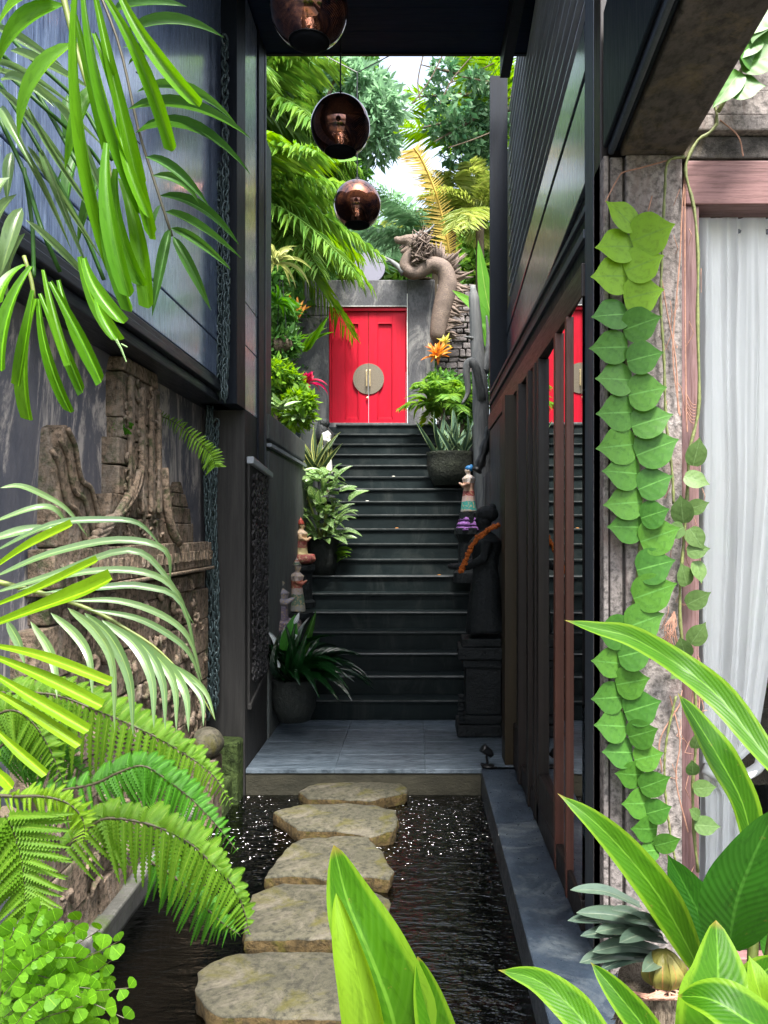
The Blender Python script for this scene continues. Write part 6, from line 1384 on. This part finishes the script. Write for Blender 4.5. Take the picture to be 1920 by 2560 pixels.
for (x0, y0, x1, y1, w, k) in ((1600, 2265, 1425, 2225, 34, 0), (1640, 2320, 1418, 2302, 40, 0), (1650, 2330, 1440, 2282, 44, 0), (1640, 2330, 1530, 2275, 40, 1), (1650, 2340, 1488, 2330, 48, 0), (1660, 2350, 1548, 2357, 46, 1), (1640, 2390, 1448, 2407, 50, 0), (1650, 2380, 1480, 2380, 44, 0), (1660, 2320, 1590, 2225, 40, 1), (1670, 2310, 1630, 2180, 46, 1), (1690, 2360, 1640, 2300, 66, 1), (1700, 2370, 1700, 2320, 60, 1), (1690, 2400, 1605, 2430, 46, 1), (1740, 2260, 1812, 2222, 30, 0), (1740, 2240, 1805, 2176, 30, 0), (1750, 2300, 1830, 2275, 34, 0), (1650, 2350, 1450, 2340, 40, 0), (1680, 2340, 1560, 2300, 44, 0), (1650, 2395, 1500, 2425, 40, 0), (1700, 2330, 1760, 2300, 44, 1)):
    C = [P(x0, y0, 1.76), P((x0 + x1) / 2, (y0 + y1) / 2 - 16, 1.70), P(x1, y1, 1.66 if k == 0 else 1.6)]
    b = MB(); ribbon(b, C, w * 1.7 / 2000, (rnd(-.2, .2), -.7, 1), lambda t: min(1, .6 + t) * (1 - t ** 5) ** .8, 14, .35); b.build('leaf', M['l_orchid'], ro, smooth='keep')
b = MB()
cb_ = P(1658, 2418, 1.69); V0 = len(b.v)
b.ball(cb_, (.040, .034, .036), nu=24, nv=14); b.build('bulb', M['bulb'], ro, smooth='weld')
for k in range(6):
    a_ = -2.6 + k * .7; b = MB(); o_ = Vector((math.cos(a_), math.sin(a_), 0)); ribbon(b, [cb_ + o_ * .030 - Vector((0, 0, .032)), cb_ + o_ * .041, cb_ + o_ * .014 + Vector((0, 0, .036))], .04, o_, prof_ovate, 10, 0, roll=.6); b.build('bulb_scale', M['bulb'], ro, smooth='keep')
b = MB()
for i in range(14): b.tube(crv([cb_ + Vector((rnd(-.03, .03), -.02, -.03)), cb_ + Vector((rnd(-.06, .06), -.04, -.042)), cb_ + Vector((rnd(-.09, .07), -.03, -.045 + rnd(-.01, .01)))], 6), .0022, 5)
b.build('roots', M['root'], ro, smooth=True)
# greenery behind the camera and to the sides, giving the leaves and glass something to reflect
for i, (x, y) in enumerate(((-5, -3), (5, -3.5))):
    pass
# pale flower colour seen through the window: pot with pink flowers behind the curtain
t = thing('pink_flowers', 'magenta bougainvillea flowers seen behind the glass at the right edge', 'plant', (2.0, 4.6, .6))
foliage('foliage', [((2.05, 4.6, .9), .25), ((2.2, 4.7, 1.25), .22), ((2.15, 4.6, 1.55), .2)], 500, .09, M['f_dense'], t, seed=31)
foliage('flowers', [((2.0, 4.5, 1.0), .16), ((2.1, 4.5, 1.2), .12)], 160, .06, M['l_pink'], t, .9, seed=32)
b = MB(); b.lathe((2.1, 4.65, .0), [(.14, 0), (.2, .5), (.21, .55)], 18); b.build('pot_body', M['pot'], t)

# fallen petals and small leaves on the steps
ptl = plain('petal_white', (.7, .68, .6), .7); ptl2 = plain('petal_orange', (.5, .2, .04), .7)
for (x, y, k, mt, lab) in ((918, 1195, 12, ptl, 'tiny white fallen petal near the middle of an upper step'), (984, 1132, 14, ptl, 'tiny white petal on a high step, right of centre'), (1098, 1437, 7, ptl2, 'small orange fallen petals on the step beside the guardian statue'), (992, 1319, 10, ptl2, 'small dry leaf on a middle step')):
    yk = D0 + (k - 1) * TR + .05; c = Vector(((x - 1045) * yk / 2000, yk, k * RI + .006)); b = MB(); b.ball(c, (.022, .014, .006), nu=8, nv=5); tag(b.build('fallen_petal', mt, smooth=True), lab, 'petal')
